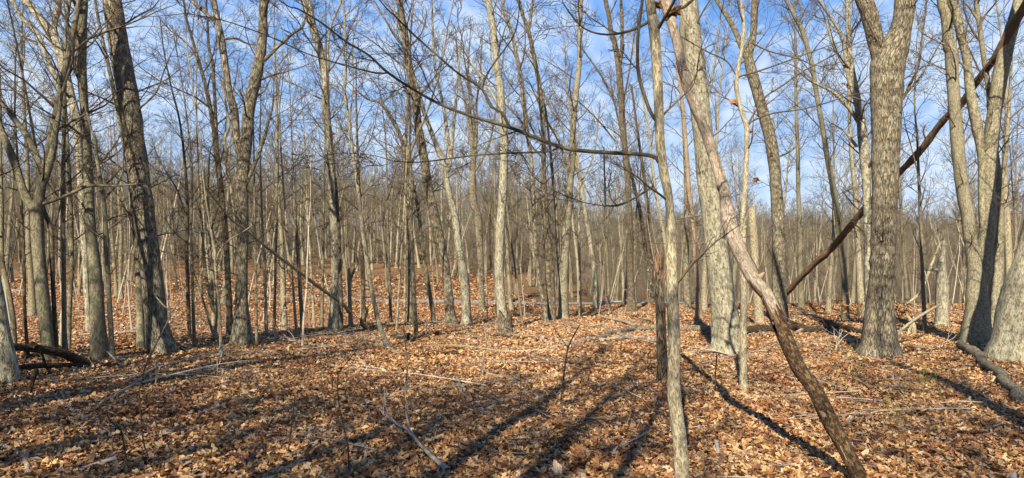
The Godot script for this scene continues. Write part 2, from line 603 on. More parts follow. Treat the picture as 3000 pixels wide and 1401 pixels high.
func tree(called: String, bark: String, label: String, category: String, group: String, x: float, d: float, stem: Array, limbs: Array, more: Dictionary) -> void:
	var t := thing(called, label, category, Vector3(x, height(x, d), -d), group)
	var q := unpack(stem)
	var big: float = q[1][2]
	var kind: Array = BARK[bark]
	var per := 700.0 / d    # picture elements per metre at that distance
	var sides := clampi(int(big * 2.0 * per * 0.7), 8, 34)
	var ragged := more.has("ragged")
	heaps.append([Vector3(x, 0, -d), big * 1.15, int(18 + big * 260.0)])
	var tint: Color = kind[1]
	tint = tint * rng.randf_range(0.92, 1.06)
	var o := {
		"sides": sides, "step": clampf(4.0 / per, 0.05, 0.3), "bump": kind[2], "tint": tint, "flare": 0.28, "off": rng.randf() * 10.0, "moss": 0.0, "grown": 0.45,
		"tile": Vector2(0.44, 3.0) if kind[0] == "furrow" else Vector2(0.62, 1.35) if kind[0] == "lichen" else Vector2(0.45, 0.8) if kind[0] in ["smooth", "pale"] else Vector2(0.22, 1.6),
	}
	if ragged:
		o.merge({"ragged": 0.6, "cap": true, "endtint": Color(0.95, 0.8, 0.6)})
	var s := Shape.new()
	var done := trunk(s, q[0], q[1], o)
	part("trunk", s.commit(), mat[kind[0]], t)
	var seen := EYE - height(x, d) + 0.372 * d + 0.8
	var tw := Shape.new()
	var share: float = more.get("crown", 1.0)
	var g := {"wiggle": 0.24, "rise": 0.03, "tip": clampf(0.00018 * d, 0.0022, 0.0055), "kids": [0, 4, 7, 6], "col": TWIG}
	if share > 0.0:
		var thin := big < 0.075
		crown_on(tw, done[0], done[1], {"from": 1.6 if thin else 2.4, "gap": (0.32 if thin else 0.46) / share, "seen": seen, "reach": 1.5 if thin else 2.5, "g": g})
	for l in limbs:
		var lq := unpack(l)
		var lo := o.duplicate()
		lo.merge({"sides": clampi(int(lq[1][0] * 2.0 * per * 0.8), 6, 26), "flare": 0.0, "cap": false, "ragged": 0.0, "off": rng.randf() * 10.0}, true)
		lo.tint = tint * (0.36 if bark == "smooth2" else 0.8 if lq[1][0] < 0.035 else 1.0)
		var ls := Shape.new()
		var ld := trunk(ls, lq[0], lq[1], lo)
		part("branch", ls.commit(), mat[kind[0]], t)
		if share > 0.0:
			var pp: PackedVector3Array = ld[0]
			var rr: PackedFloat32Array = ld[1]
			var run := 0.0
			for i in range(1, pp.size()):
				run += pp[i].distance_to(pp[i - 1])
				if run > (0.30 if rr[0] < 0.05 else 0.5) and i > pp.size() / 6:
					run = 0.0
					var ax := (pp[i] - pp[i - 1]).normalized()
					var sd := (ax * 0.6 + ax.cross(rv(1.0)).normalized() + Vector3(0, 0.3, 0)).normalized()
					var len := rng.randf_range(0.3, 1.0) * (1.0 if pp[i].y < seen else 1.6) * clampf(rr[0] * 30.0, 0.6, 1.6)
					grow(tw, pp[i], sd, len, minf(rr[i] * 0.55, 0.004 + len * 0.008), 2 if pp[i].y < seen else 1, g)
			grow(tw, pp[pp.size() - 1], (pp[pp.size() - 1] - pp[pp.size() - 2]).normalized(), 0.8, rr[rr.size() - 1], 2, g)
	if tw.v.size():
		part("twigs", tw.commit(), mat.twig, t, true)
	if more.has("leaves"):
		var lv: Array = more.leaves
		for i in range(0, lv.size(), 5):
			var ls := Shape.new()
			leaf_tuft(ls, Vector3(lv[i], lv[i + 1], lv[i + 2]), lv[i + 3] * 1.5, int(lv[i + 4]), 0.11, [Color(0.34, 0.15, 0.055), Color(0.20, 0.085, 0.035)])
			part("leaf_tuft", ls.commit(), mat.leaf, t, true)
	if more.has("splinters"):
		var tp: Vector3 = q[0][q[0].size() - 1]
		var tr: float = q[1][q[1].size() - 1]
		for i in 26:
			var a := TAU * i / 26.0 + rng.randf_range(-0.1, 0.1)
			var base := tp + Vector3(cos(a) * tr * rng.randf_range(0.45, 1.0), -rng.randf_range(0.05, 0.5), sin(a) * tr * rng.randf_range(0.45, 1.0))
			var ls := Shape.new()
			var hh := rng.randf_range(0.08, 0.32)
			tube(ls, PackedVector3Array([base, base + Vector3(cos(a) * .03, hh * .6, sin(a) * .03), base + Vector3(rng.randf_range(-.05, .05), hh, rng.randf_range(-.05, .05))]), PackedFloat32Array([0.016, 0.010, 0.002]), 4, Color(0.28, 0.165, 0.11) * rng.randf_range(0.6, 1.5))
			part("splinter", ls.commit(), mat.twig, t)

func wood(called: String, bark: String, label: String, category: String, group: String, path: Array, extra: Array, twigs: int) -> void:
	var q := unpack(path)
	var at: Vector3 = q[0][0]
	var t := thing(called, label, category, at, group)
	var kind: Array = BARK[bark]
	var d := -at.z
	var per := 700.0 / d
	var tint: Color = kind[1]
	var o := {
		"step": clampf(4.0 / per, 0.03, 0.25), "bump": kind[2], "tint": tint, "off": rng.randf() * 10.0, "cap": true, "both": true, "ragged": 0.35, "lump": 0.22, "endtint": Color(0.9, 0.75, 0.55),
		"moss": 0.9 if bark == "mossrot" else 0.35 if bark == "rot" else 0.0, "tile": Vector2(0.3, 0.9) if kind[0] != "wood" else Vector2(0.16, 1.3),
	}
	var lines := [q]
	for e in extra:
		lines.append(unpack(e))
	for j in lines.size():
		var l: Array = lines[j]
		var lp := PackedVector3Array()
		for p in l[0]:
			lp.append(p - at)
		var lo := o.duplicate()
		var most: float = 0.0
		for r in l[1]:
			most = maxf(most, r)
		lo.sides = clampi(int(most * 2.0 * per * 0.8), 6, 26)
		if most < 0.02:
			lo.bump = 0.05
			lo.cap = false
		var s := Shape.new()
		trunk(s, lp, l[1], lo)
		part(("stem" if category in ["sapling", "dead tree"] else "wood") if j == 0 else "branch", s.commit(), mat[kind[0]], t)
	if d < 30.0 and called.begins_with("fallen") and bark != "reddead":
		for i in range(0, q[0].size() - 1):
			for f in [0.1, 0.35, 0.6, 0.85]:
				var hp: Vector3 = q[0][i].lerp(q[0][i + 1], f)
				if absf(hp.y - height(hp.x, -hp.z)) < 0.2:
					heaps.append([hp, float(q[1][i]) * 0.7, 14])
	if called == "dead_leaning_tree":
		leaning_trunk_bark(t, q, at)
	if called == "leaning_pole" and bark == "splitwood":
		var s2 := Shape.new()
		var e: Vector3 = q[0][q[0].size() - 1] - at
		for i in 7:
			var b := e + Vector3(rng.randf_range(-.06, .02), rng.randf_range(-.1, 0.03), rng.randf_range(-.05, .05))
			tube(s2, PackedVector3Array([b, b + Vector3(.10, .06, .02), b + Vector3(rng.randf_range(.14, .24), rng.randf_range(.1, .2), 0)]), PackedFloat32Array([.035, .03, .004]), 5, Color(.62, .42, .2))
		part("split_end", s2.commit(), mat.twig, t)

# The lower half of the leaning trunk still wears its bark; its upper rim is torn.
func leaning_trunk_bark(t: Node3D, q: Array, at: Vector3) -> void:
	var s := Shape.new()
	var p := PackedVector3Array()
	var r := PackedFloat32Array()
	for i in 8:
		p.append(q[0][i] - at)
		r.append(float(q[1][i]) * 1.09)
	trunk(s, p, r, {"sides": 26, "step": 0.04, "bump": 0.12, "tint": Color(0.95, 0.8, 0.62), "off": 3.3, "ragged": 2.6, "tile": Vector2(0.3, 0.7), "moss": 0.1})
	part("bark", s.commit(), mat.rot, t)
	for i in 5:
		var strip := Shape.new()
		var k := 7 + i / 2
		var a: Vector3 = q[0][k] - at
		var b: Vector3 = q[0][k + 1] - at
		var w: float = q[1][k]
		var side := Vector3([-0.85, 0.9, -0.95, 0.2, 0.95][i] * w, 0, 0.5 * w)
		tube(strip, PackedVector3Array([a + side, a.lerp(b, .5) + side * 1.03, b + side * 0.98]), PackedFloat32Array([.018, .014, .003]), 5, Color(0.10, 0.065, 0.04))
		part("bark_strip", strip.commit(), mat.twig, t)
	for i in 3:
		var knot := Shape.new()
		var k2: int = [13, 9, 3][i]
		var c: Vector3 = q[0][k2] - at
		var w2: float = q[1][k2]
		var out := Vector3([-1.0, 0.9, -0.9][i], 0.5, 0.3).normalized()
		tube(knot, PackedVector3Array([c + out * w2 * .6, c + out * w2 * 1.1, c + out * w2 * 1.6 + Vector3(0, .02, 0)]), PackedFloat32Array([w2 * .6, w2 * .42, w2 * .15]), 8, Color(0.33, 0.24, 0.18))
		part("knot", knot.commit(), mat.twig, t)

func near_trees() -> void:
	tree("oak_tree","oak","big dark oak with furrowed bark, leaning left, flared base beside a paler trunk","tree","bare trees of the near wood",-7.442,14.145,
		[0.01,-0.25,0,0.304,0,0,0,0.276,-0.096,0.586,-0.004,0.222,-0.239,1.932,-0.014,0.209,-0.456,3.484,-0.026,0.216,-0.591,4.493,-0.033,0.213,-0.733,5.518,-0.041,0.209,-0.919,6.529,-0.048,0.196,-1.076,7.548,-0.056,0.189,-1.248,9.139,0,0.156,-1.297,10.736,0.1,0.131,-1.244,12.335,0.08,0.108,-1.208,13.933,0.161,0.087,-1.145,15.525,0.317,0.068,-1.177,17.121,0.441,0.048,-1.259,18.715,0.556,0.03,-1.313,20.315,0.545,0.012],
		[[-0.485,5.234,-0.039,0.025,-0.253,5.438,-0.04,0.022,-0.094,5.641,-0.042,0.018,0.02,5.983,-0.044,0.015,0.179,6.383,-0.047,0.011]],{})
	tree("pale_tree","smooth","pale grey trunk squeezed against the left side of the big dark oak","tree","bare trees of the near wood",-8.122,14.6,
		[0.001,-0.392,0,0.099,0,-0.142,0,0.09,-0.014,0.876,0.015,0.087,-0.056,1.914,0.033,0.073,-0.106,2.957,0.05,0.066,-0.168,3.5,0.06,0.059,-0.349,4.687,0.08,0.052,-0.561,5.798,0.099,0.045,-0.841,7.402,0.215,0.031,-1.019,9.026,0.237,0.021,-1.103,10.656,0.174,0.012],
		[],{})
	tree("grey_tree","grey","grey trunk between the log's end and the big oak, slightly curved, lichen on its bark","tree","bare trees of the near wood",-8.135,13.158,
		[0.004,-0.25,0,0.172,0,0,0,0.157,-0.037,0.666,-0.005,0.135,-0.081,1.609,-0.011,0.119,-0.193,2.546,-0.018,0.103,-0.216,3.085,-0.022,0.094,-0.245,3.679,-0.026,0.085,-0.268,4.307,-0.03,0.075,-0.319,4.936,-0.035,0.072,-0.369,5.565,-0.039,0.082,-0.393,6.513,-0.046,0.094,-0.335,7.143,-0.05,0.063,-0.393,8.887,-0.18,0.046,-0.353,10.627,-0.358,0.034,-0.388,12.376,-0.393,0.022,-0.328,14.123,-0.473,0.012],
		[[-0.358,6.127,-0.043,0.02,-0.142,6.33,-0.045,0.017,0.026,6.567,-0.046,0.014,0.228,6.736,-0.047,0.01],
		[-0.246,3.76,-0.026,0.024,0.037,3.963,-0.028,0.02,0.339,4.368,-0.031,0.013]],{})
	tree("leaning_tree","lichen","tree sweeping far left at the top, rising behind the grey trunk by the log","tree","bare trees of the near wood",-11.721,18.5,
		[0.007,-0.722,0,0.087,0,-0.472,0,0.079,-0.07,0.757,-0.021,0.075,-0.171,2.177,-0.06,0.08,-0.273,3.604,-0.1,0.084,-0.362,4.884,-0.135,0.098,-0.477,6.005,-0.165,0.115,-0.661,6.678,-0.184,0.129,-0.95,7.795,-0.214,0.129,-1.279,8.472,-0.233,0.12,-1.781,9.149,-0.251,0.112,-1.967,9.372,-0.257,0.107,-2.281,9.883,-0.253,0.052,-2.57,10.408,-0.214,0.012],
		[[-0.753,6.476,-0.178,0.062,-0.892,6.716,-0.185,0.062,-1.162,7.352,-0.202,0.067,-1.442,8.017,-0.22,0.062,-1.613,8.423,-0.231,0.058,-1.994,8.791,-0.241,0.058,-2.361,9.372,-0.257,0.053,-2.629,9.814,-0.232,0.027,-2.836,10.289,-0.225,0.008],
		[-1.042,8.114,-0.223,0.071,-1.127,8.559,-0.235,0.071,-1.027,9.372,-0.257,0.076,-1.031,9.889,-0.292,0.037,-1.06,10.402,-0.353,0.008],
		[-1.607,8.114,-0.223,0.038,-2.083,8.404,-0.231,0.034,-2.665,8.771,-0.241,0.029],
		[-0.62,5.948,-0.164,0.038,-0.968,6.188,-0.17,0.038,-1.245,6.678,-0.184,0.033,-1.609,7.217,-0.198,0.029,-2.11,7.844,-0.216,0.024,-2.654,8.249,-0.227,0.019]],{})
	tree("forked_tree","grey","forked tree spreading three limbs near the left edge, bulging pale trunk","tree","bare trees of the near wood",-8.887,12.787,
		[0.002,-0.25,0,0.127,0,0,0,0.116,-0.023,0.367,0.004,0.11,-0.077,0.983,0.012,0.119,-0.131,1.591,0.019,0.115,-0.178,2.199,0.026,0.109,-0.199,2.806,0.033,0.115,-0.15,3.152,0.038,0.103,-0.075,3.537,0.042,0.073,0.192,5.239,-0.058,0.056,0.458,6.939,-0.181,0.044,0.639,8.655,-0.209,0.032,0.787,10.374,-0.276,0.022,0.907,12.095,-0.284,0.012],
		[[-0.199,2.806,0.033,0.085,-0.443,3.263,0.039,0.079,-0.62,3.836,0.046,0.067,-0.888,4.506,0.054,0.061,-1.141,5.299,0.063,0.048],
		[-0.076,3.478,0.041,0.061,-0.195,3.96,0.047,0.055,-0.433,4.415,0.053,0.052,-0.735,4.805,0.057,0.045,-1.012,5.169,0.062,0.039],
		[-0.089,3.413,0.041,0.079,-0.016,3.595,0.043,0.079,0.112,4.018,0.048,0.073,0.174,4.506,0.054,0.064,0.235,4.714,0.056,0.042,0.29,5.104,0.061,0.033,0.457,5.624,0.067,0.023],
		[-0.119,3.022,0.036,0.039,0.34,3.185,0.038,0.036,0.798,3.38,0.04,0.033,1.254,3.38,0.04,0.023,1.711,3.413,0.041,0.016]],{})
	tree("slim_tree","grey","slim straight grey stem between the forked tree and the curved grey trunk","tree","bare trees of the near wood",-8.846,13.215,
		[0.002,-0.25,0,0.059,0,0,0,0.053,-0.016,0.638,0.017,0.047,-0.007,1.896,0.05,0.041,0.018,3.65,0.097,0.04,0.061,4.892,0.131,0.037,0.11,6.128,0.164,0.03,0.145,6.591,0.177,0.027,0.213,7.054,0.189,0.027,0.312,7.674,0.163,0.018,0.417,8.294,0.17,0.012],
		[[0.038,4.398,0.117,0.017,0.339,4.699,0.125,0.013,0.71,4.865,0.13,0.01]],{})
	tree("slim_tree","grey","slim stem just right of the curved grey trunk, forking below the treetops","tree","bare trees of the near wood",-7.804,13.022,
		[0.001,-0.25,0,0.058,0,0,0,0.053,-0.007,0.375,0.011,0.05,-0.044,1.309,0.038,0.046,-0.074,2.24,0.065,0.052,-0.117,3.16,0.092,0.04,-0.228,3.958,0.115,0.033,-0.255,4.326,0.126,0.026,-0.324,4.51,0.131,0.026,-0.361,4.655,0.135,0.023,-0.761,6.403,0.145,0.017,-1.081,8.164,0.031,0.012],
		[[-0.2,3.338,0.097,0.023,0.069,3.602,0.104,0.02,0.258,3.8,0.11,0.013],
		[-0.144,3.14,0.091,0.023,0.065,3.371,0.098,0.02,0.234,3.602,0.104,0.017,0.286,3.932,0.114,0.013]],{})
	tree("slim_tree","dark","thin dark stem close behind the forked tree's pale trunk","tree","bare trees of the near wood",-8.864,12.974,
		[0.001,-0.25,0,0.051,0,0,0,0.046,-0.014,0.66,0.018,0.043,-0.043,1.59,0.043,0.04,-0.059,2.509,0.068,0.04,-0.202,2.971,0.081,0.04,-0.229,3.3,0.09,0.033,-0.278,3.826,0.104,0.026,-0.503,5.727,0.268,0.018,-0.771,7.618,0.471,0.012],
		[[-0.054,2.443,0.066,0.017,0.121,2.971,0.081,0.013,0.165,3.563,0.097,0.01]],{})
	tree("slim_tree","grey","thin grey stem half hidden right of the slim straight stem","tree","bare trees of the near wood",-9.628,14.483,
		[-0.001,-0.25,0,0.045,0,0,0,0.041,0.009,1.205,-0.031,0.048,0.042,1.896,-0.049,0.045,-0.006,2.938,-0.076,0.045,-0.04,3.632,-0.093,0.041,-0.118,4.711,-0.121,0.034,-0.181,5.808,-0.149,0.026,-0.175,6.829,-0.193,0.018,-0.19,7.85,-0.226,0.012],
		[],{})
	tree("mossy_tree","lichen","mossy pale tree base at the left edge behind the propped log","tree","bare trees of the near wood",-7.614,10.066,
		[0.002,-0.25,0,0.174,0,0,0,0.158,-0.025,0.339,-0.006,0.134,-0.08,0.647,-0.011,0.11,-0.149,1.162,-0.019,0.091,-0.238,1.678,-0.028,0.079,-0.372,2.091,-0.035,0.07,-0.507,2.505,-0.041,0.063,-1.029,4.095,-0.007,0.052,-1.407,5.721,0.107,0.044,-1.825,7.33,0.302,0.037,-2.269,8.939,0.429,0.03,-2.618,10.563,0.633,0.024,-2.947,12.182,0.9,0.018,-3.217,13.824,1.084,0.012],
		[],{})
	tree("slim_tree","grey","crooked thin pale stem near the left edge, left of the forked tree","tree","bare trees of the near wood",-10.108,13.557,
		[0.001,-0.25,0,0.046,0,0,0,0.042,-0.009,0.584,0.006,0.042,-0.094,1.229,0.013,0.042,-0.227,1.874,0.021,0.038,-0.244,2.38,0.026,0.035,-0.238,3.072,0.034,0.035,-0.252,3.901,0.043,0.028,-0.333,5.582,-0.039,0.019,-0.483,7.26,-0.064,0.012],
		[[-0.147,1.479,0.016,0.017,-0.004,2.103,0.023,0.017,0.154,2.726,0.03,0.014,0.386,3.21,0.035,0.01]],{})
	tree("slim_tree","dark","dark wand of a stem between the left edge and the forked tree","tree","bare trees of the near wood",-9.483,13.077,
		[0.009,-0.25,0,0.033,0,0,0,0.03,-0.094,0.941,-0.028,0.03,-0.128,1.872,-0.056,0.027,-0.207,3.036,-0.09,0.027,-0.292,3.848,-0.114,0.02,-0.429,5.02,-0.216,0.016,-0.465,6.201,-0.297,0.012],
		[],{})
	tree("slim_tree","dark","narrow dark stem right of the big oak, pale below, beside a thinner one","tree","bare trees of the near wood",-8.057,16.66,
		[0.005,-0.25,0,0.057,0,0,0,0.052,-0.047,1.569,0.009,0.047,-0.062,2.413,0.014,0.047,-0.042,3.35,0.019,0.043,-0.115,4.575,0.026,0.034,-0.24,5.562,0.031,0.026,-0.45,6.412,0.036,0.021,-0.612,7.26,0.051,0.016,-0.71,8.118,0.059,0.012],
		[[-0.077,3.094,0.017,0.026,-0.288,3.775,0.021,0.021,-0.584,4.286,0.024,0.017]],{})
	tree("slim_tree","grey","thin stem touching the narrow dark stem right of the big oak","tree","bare trees of the near wood",-7.172,15.069,
		[0.003,-0.25,0,0.047,0,0,0,0.042,-0.029,0.872,0.004,0.035,-0.043,1.589,0.007,0.031,-0.079,2.66,0.012,0.031,-0.054,3.377,0.016,0.031,-0.067,4.308,0.02,0.023,-0.18,5.355,0.025,0.015,-0.292,6.328,0.085,0.013,-0.448,7.295,0.134,0.012],
		[[-0.062,3.277,0.015,0.015,0.239,3.585,0.017,0.012,0.548,3.739,0.018,0.012]],{})
	tree("dark_tree","dark","dark trunk left of the forked oak, parting into two stems high up","tree","bare trees of the near wood",-7.95,18.852,
		[0.003,-0.25,0,0.128,0,0,0,0.117,-0.032,0.318,-0.006,0.094,-0.092,1.667,-0.034,0.085,-0.19,3.011,-0.061,0.081,-0.253,3.592,-0.073,0.081,-0.307,4.184,-0.085,0.081,-0.431,5.087,-0.103,0.081,-0.537,6.002,-0.121,0.068,-0.72,6.909,-0.14,0.058,-0.831,7.358,-0.149,0.053,-1.102,8.268,-0.167,0.044,-1.364,9.179,-0.185,0.034,-1.437,9.64,-0.194,0.029,-1.738,10.815,-0.176,0.019,-1.92,12.013,-0.138,0.012],
		[[-0.412,5.048,-0.102,0.049,-0.469,6.002,-0.121,0.049,-0.549,7.358,-0.149,0.049,-0.582,7.818,-0.158,0.049,-0.693,8.268,-0.167,0.039,-0.75,9.179,-0.185,0.029,-0.784,9.64,-0.194,0.024,-0.803,10.824,-0.278,0.015,-0.829,12.003,-0.406,0.008],
		[-0.391,4.854,-0.098,0.029,-0.249,5.34,-0.108,0.024,-0.206,5.924,-0.12,0.019]],{})
	tree("forked_tree","oak","tall tree forked into a pale left stem and straight right stem, dark hollow base","tree","bare trees of the near wood",-6.605,16.214,
		[-0.002,-0.25,0,0.238,0,0,0,0.216,0.018,0.861,-0.018,0.158,0.019,1.633,-0.034,0.139,0.035,2.789,-0.058,0.139,0.01,3.798,-0.078,0.147,0.045,4.575,-0.094,0.155,0.107,5.128,-0.106,0.148,0.161,5.748,-0.118,0.144,0.233,6.143,-0.126,0.144,0.322,6.529,-0.134,0.14,0.386,6.891,-0.142,0.128,0.458,7.312,-0.15,0.121,0.487,7.902,-0.162,0.109,0.499,8.493,-0.174,0.109,0.502,10.241,-0.216,0.082,0.623,11.985,-0.166,0.062,0.838,13.72,-0.135,0.045,1.017,15.457,-0.055,0.028,1.163,17.199,-0.037,0.012],
		[[0.028,4.625,-0.095,0.101,-0.125,4.968,-0.102,0.089,-0.199,5.748,-0.118,0.105,-0.311,6.143,-0.126,0.086,-0.435,6.925,-0.142,0.082,-0.532,7.514,-0.154,0.09,-0.603,7.902,-0.162,0.07,-0.734,8.493,-0.174,0.074,-0.849,9.169,-0.188,0.059,-1.183,11.057,-0.313,0.03,-1.497,12.952,-0.29,0.008],
		[-0.602,7.86,-0.162,0.051,-0.721,7.986,-0.164,0.051,-1,8.256,-0.17,0.05,-1.279,8.493,-0.174,0.042,-2.252,9.748,-0.164,0.022,-3.097,11.093,-0.191,0.008],
		[-0.473,7.523,-0.155,0.038,-0.18,7.548,-0.155,0.034,0.055,7.438,-0.153,0.025,0.198,7.396,-0.152,0.013],
		[0.477,6.975,-0.143,0.05,0.569,7.042,-0.145,0.05,0.918,7.396,-0.152,0.046,1.226,7.666,-0.158,0.042,1.46,7.826,-0.161,0.034,1.517,8.02,-0.165,0.025],
		[0.116,3.998,-0.083,0.058,0.207,4.19,-0.087,0.054,0.395,4.659,-0.096,0.05,0.55,5.161,-0.106,0.046,0.623,5.438,-0.112,0.042,0.72,5.79,-0.119,0.033],
		[0.375,6.134,-0.126,0.029,0.541,6.26,-0.129,0.025,0.624,6.428,-0.132,0.017]],{})
	tree("slim_tree","pale","pale thin stem crossing in front of the forked tree's dark base","tree","bare trees of the near wood",-6.388,16.401,
		[0.011,-0.25,0,0.055,0,0,0,0.05,-0.109,0.875,0.022,0.042,-0.202,1.656,0.041,0.042,-0.32,2.435,0.06,0.038,-0.412,3.212,0.079,0.033,-0.496,3.987,0.098,0.033,-0.604,4.802,0.119,0.033,-0.608,5.151,0.127,0.033,-0.506,5.416,0.134,0.033,-0.591,5.955,0.148,0.029,-0.668,6.534,0.162,0.025],
		[],{})
	tree("slim_tree","pale","pale crooked sapling standing nearest, left of the forked oak's base","tree","bare trees of the near wood",-5.825,13.359,
		[0.003,-0.25,0,0.038,0,0,0,0.034,-0.028,0.972,0.013,0.027,-0.086,1.608,0.022,0.027,-0.11,2.079,0.028,0.031,-0.163,2.42,0.033,0.024,-0.229,2.829,0.039,0.017,-0.307,3.374,0.046,0.014,-0.447,4.966,0.146,0.013,-0.595,6.554,0.292,0.012],
		[[-0.077,1.99,0.027,0.02,-0.014,2.181,0.03,0.017,0.178,2.4,0.033,0.017,0.404,2.529,0.035,0.014,0.643,2.693,0.037,0.01]],{})
	tree("stem_clump","pale","clump of pale bending stems joined at one base left of the dark trunk","tree","bare trees of the near wood",-7.636,17.15,
		[0.007,-0.25,0,0.09,0,0,0,0.082,-0.067,0.78,-0.013,0.044,-0.231,1.596,-0.026,0.04,-0.345,2.616,-0.043,0.035,-0.392,3.082,-0.051,0.035,-0.432,3.637,-0.06,0.031,-0.474,4.581,-0.075,0.022,-0.511,6.469,-0.059,0.018,-0.474,8.356,-0.081,0.015,-0.391,10.24,-0.155,0.012],
		[[0,0.009,0,0.044,-0.068,0.885,-0.015,0.044,-0.158,2.413,-0.04,0.04,-0.199,3.082,-0.051,0.035,-0.212,3.637,-0.06,0.031,-0.192,4.581,-0.075,0.022],
		[-0.001,0.096,-0.002,0.04,0.029,0.885,-0.015,0.035,-0.085,1.938,-0.032,0.035,-0.143,2.642,-0.044,0.026,0.062,3.523,-0.058,0.018],
		[-0.018,0.053,-0.001,0.035,-0.18,0.622,-0.01,0.031,-0.405,1.324,-0.022,0.022,-0.585,1.851,-0.031,0.013]],{})
	tree("mottled_tree","lichen","mottled grey tree with an orange leaf tuft, dark thin stem against its right side","tree","bare trees of the near wood",-5.823,21.671,
		[-0.002,-0.25,0,0.204,0,0,0,0.186,0.022,0.122,0,0.165,0.078,1.675,0.001,0.134,0.067,3.216,0.003,0.134,0.012,4.103,0.004,0.134,-0.043,5.079,0.004,0.129,-0.098,6.11,0.005,0.119,-0.22,7.141,0.006,0.129,-0.242,8.172,0.007,0.129,-0.331,8.693,0.007,0.119,-0.43,9.203,0.008,0.113,-0.563,9.591,0.008,0.113,-0.696,9.979,0.009,0.113,-0.962,10.754,0.009,0.093,-1.354,12.339,0.054,0.059,-1.729,13.923,0.191,0.034,-2.014,15.525,0.325,0.012],
		[[-0.386,9.203,0.008,0.072,-0.619,9.979,0.009,0.077,-0.774,10.754,0.009,0.072,-1.362,12.867,0.025,0.035,-1.931,14.985,0.089,0.008],
		[-0.242,7.984,0.007,0.05,-0.153,8.582,0.007,0.044,-0.153,9.203,0.008,0.044,-0.053,9.934,0.009,0.039,0.28,10.754,0.009,0.033,0.595,12.133,0.072,0.019,0.888,13.513,0.183,0.008],
		[0.002,7.097,0.006,0.028,0.39,7.429,0.006,0.022,0.778,7.873,0.007,0.017],
		[-0.021,4.879,0.004,0.028,-0.387,5.212,0.004,0.022,-0.83,5.323,0.005,0.017],
		[-0.109,7.429,0.006,0.022,-0.608,7.651,0.007,0.022,-1.162,7.984,0.007,0.017,-1.606,8.15,0.007,0.011]],{"leaves":[-0.109,6.365,0.005,0.1,26]})
	tree("slim_tree","dark","dark thin stem pressed against the right of the mottled grey tree","tree","bare trees of the near wood",-5.054,19.829,
		[0.002,-0.25,0,0.083,0,0,0,0.075,-0.02,0.274,0.003,0.061,-0.047,1.696,0.015,0.061,-0.084,3.105,0.028,0.046,-0.143,4.047,0.037,0.046,-0.172,4.522,0.041,0.041,-0.261,5.231,0.048,0.03,-0.412,7.571,0.143,0.02,-0.434,9.919,0.174,0.012],
		[],{})
	tree("curved_tree","smooth","slender pale trunk curving down to the right beside a dark log hole","tree","bare trees of the near wood",-3.062,16.666,
		[0.024,-0.25,0,0.07,0,0,0,0.063,-0.241,0.536,-0.011,0.056,-0.424,1.328,-0.027,0.052,-0.529,1.892,-0.039,0.052,-0.626,2.524,-0.052,0.052,-0.732,3.32,-0.068,0.051,-0.821,4.118,-0.085,0.043,-0.927,4.754,-0.098,0.043,-1.017,5.563,-0.114,0.039,-1.15,6.365,-0.13,0.034,-1.143,6.702,-0.137,0.034,-1.128,7.048,-0.144,0.03,-1.139,7.567,-0.155,0.03,-1.159,8.174,-0.167,0.03,-1.205,8.781,-0.179,0.026,-1.203,9.381,-0.174,0.018,-1.161,9.978,-0.132,0.012],
		[[-1.043,5.667,-0.116,0.021,-0.936,6.616,-0.135,0.017,-0.958,7.567,-0.155,0.017,-0.858,8.26,-0.169,0.013],
		[-0.973,5.322,-0.109,0.017,-1.404,5.58,-0.114,0.013,-1.834,5.667,-0.116,0.009]],{})
	tree("broken_snag","bark_dead","broken yellowish snag with a dark twisted limb behind the slender curving trunk","dead tree","broken dead trees",-5.475,22.664,
		[0.002,-0.25,0,0.095,0,0,0,0.086,-0.023,0.58,0,0.07,-0.046,1.114,0,0.07,-0.07,1.879,0,0.07,-0.093,2.041,0,0.046],
		[[-0.046,1.531,0,0.046,0.093,1.937,0,0.046,0.22,2.25,0,0.035,0.162,2.575,0,0.023]],{"crown":0,"ragged":1})
	tree("slim_tree","dark","dark straight stem just left of the slender curving trunk","tree","bare trees of the near wood",-5.775,26,
		[0,-0.3,0,0.097,0,-0.05,0,0.088,0,0.242,0,0.087,-0.027,1.573,-0.002,0.08,-0.081,3.223,-0.004,0.08,-0.121,4.367,-0.005,0.073,-0.214,5.965,-0.006,0.06,-0.282,8.228,-0.009,0.04,-0.318,9.409,-0.064,0.024,-0.294,10.592,-0.04,0.012],
		[],{})
	tree("slim_tree","dark","straight thin dark stem in front of the twin trees left of centre","tree","bare trees of the near wood",-2.718,18.968,
		[0.004,-0.25,0,0.07,0,0,0,0.063,-0.039,0.874,0.001,0.058,-0.087,1.777,0.002,0.053,-0.126,2.679,0.004,0.049,-0.145,3.805,0.005,0.049,-0.125,4.533,0.006,0.049,-0.183,5.202,0.007,0.034,-0.193,6.56,0.009,0.029,-0.193,7.782,0.011,0.024,-0.175,8.534,0.034,0.017,-0.137,9.284,0.02,0.012],
		[[-0.164,5.163,0.007,0.019,0.147,5.357,0.007,0.015,0.583,5.406,0.007,0.01]],{})
	tree("slim_tree","grey","arching grey stem right of the thin dark stem, bending left at its top","tree","bare trees of the near wood",-3.074,26,
		[-0.001,-0.3,-0.006,0.097,-0.001,-0.05,-0.006,0.088,-0.001,0.366,-0.006,0.087,-0.014,0.486,-0.008,0.08,-0.23,1.722,-0.029,0.08,-0.432,2.961,-0.05,0.073,-0.555,4.201,-0.071,0.067,-0.691,4.909,-0.082,0.067,-0.866,5.698,-0.096,0.073,-1.055,6.434,-0.108,0.08,-1.311,7.372,-0.124,0.08,-1.742,8.19,-0.137,0.074,-2.118,8.66,-0.145,0.054,-2.613,8.794,-0.147,0.033,-3.272,9.409,-0.133,0.021,-3.857,10.093,-0.105,0.012],
		[],{})
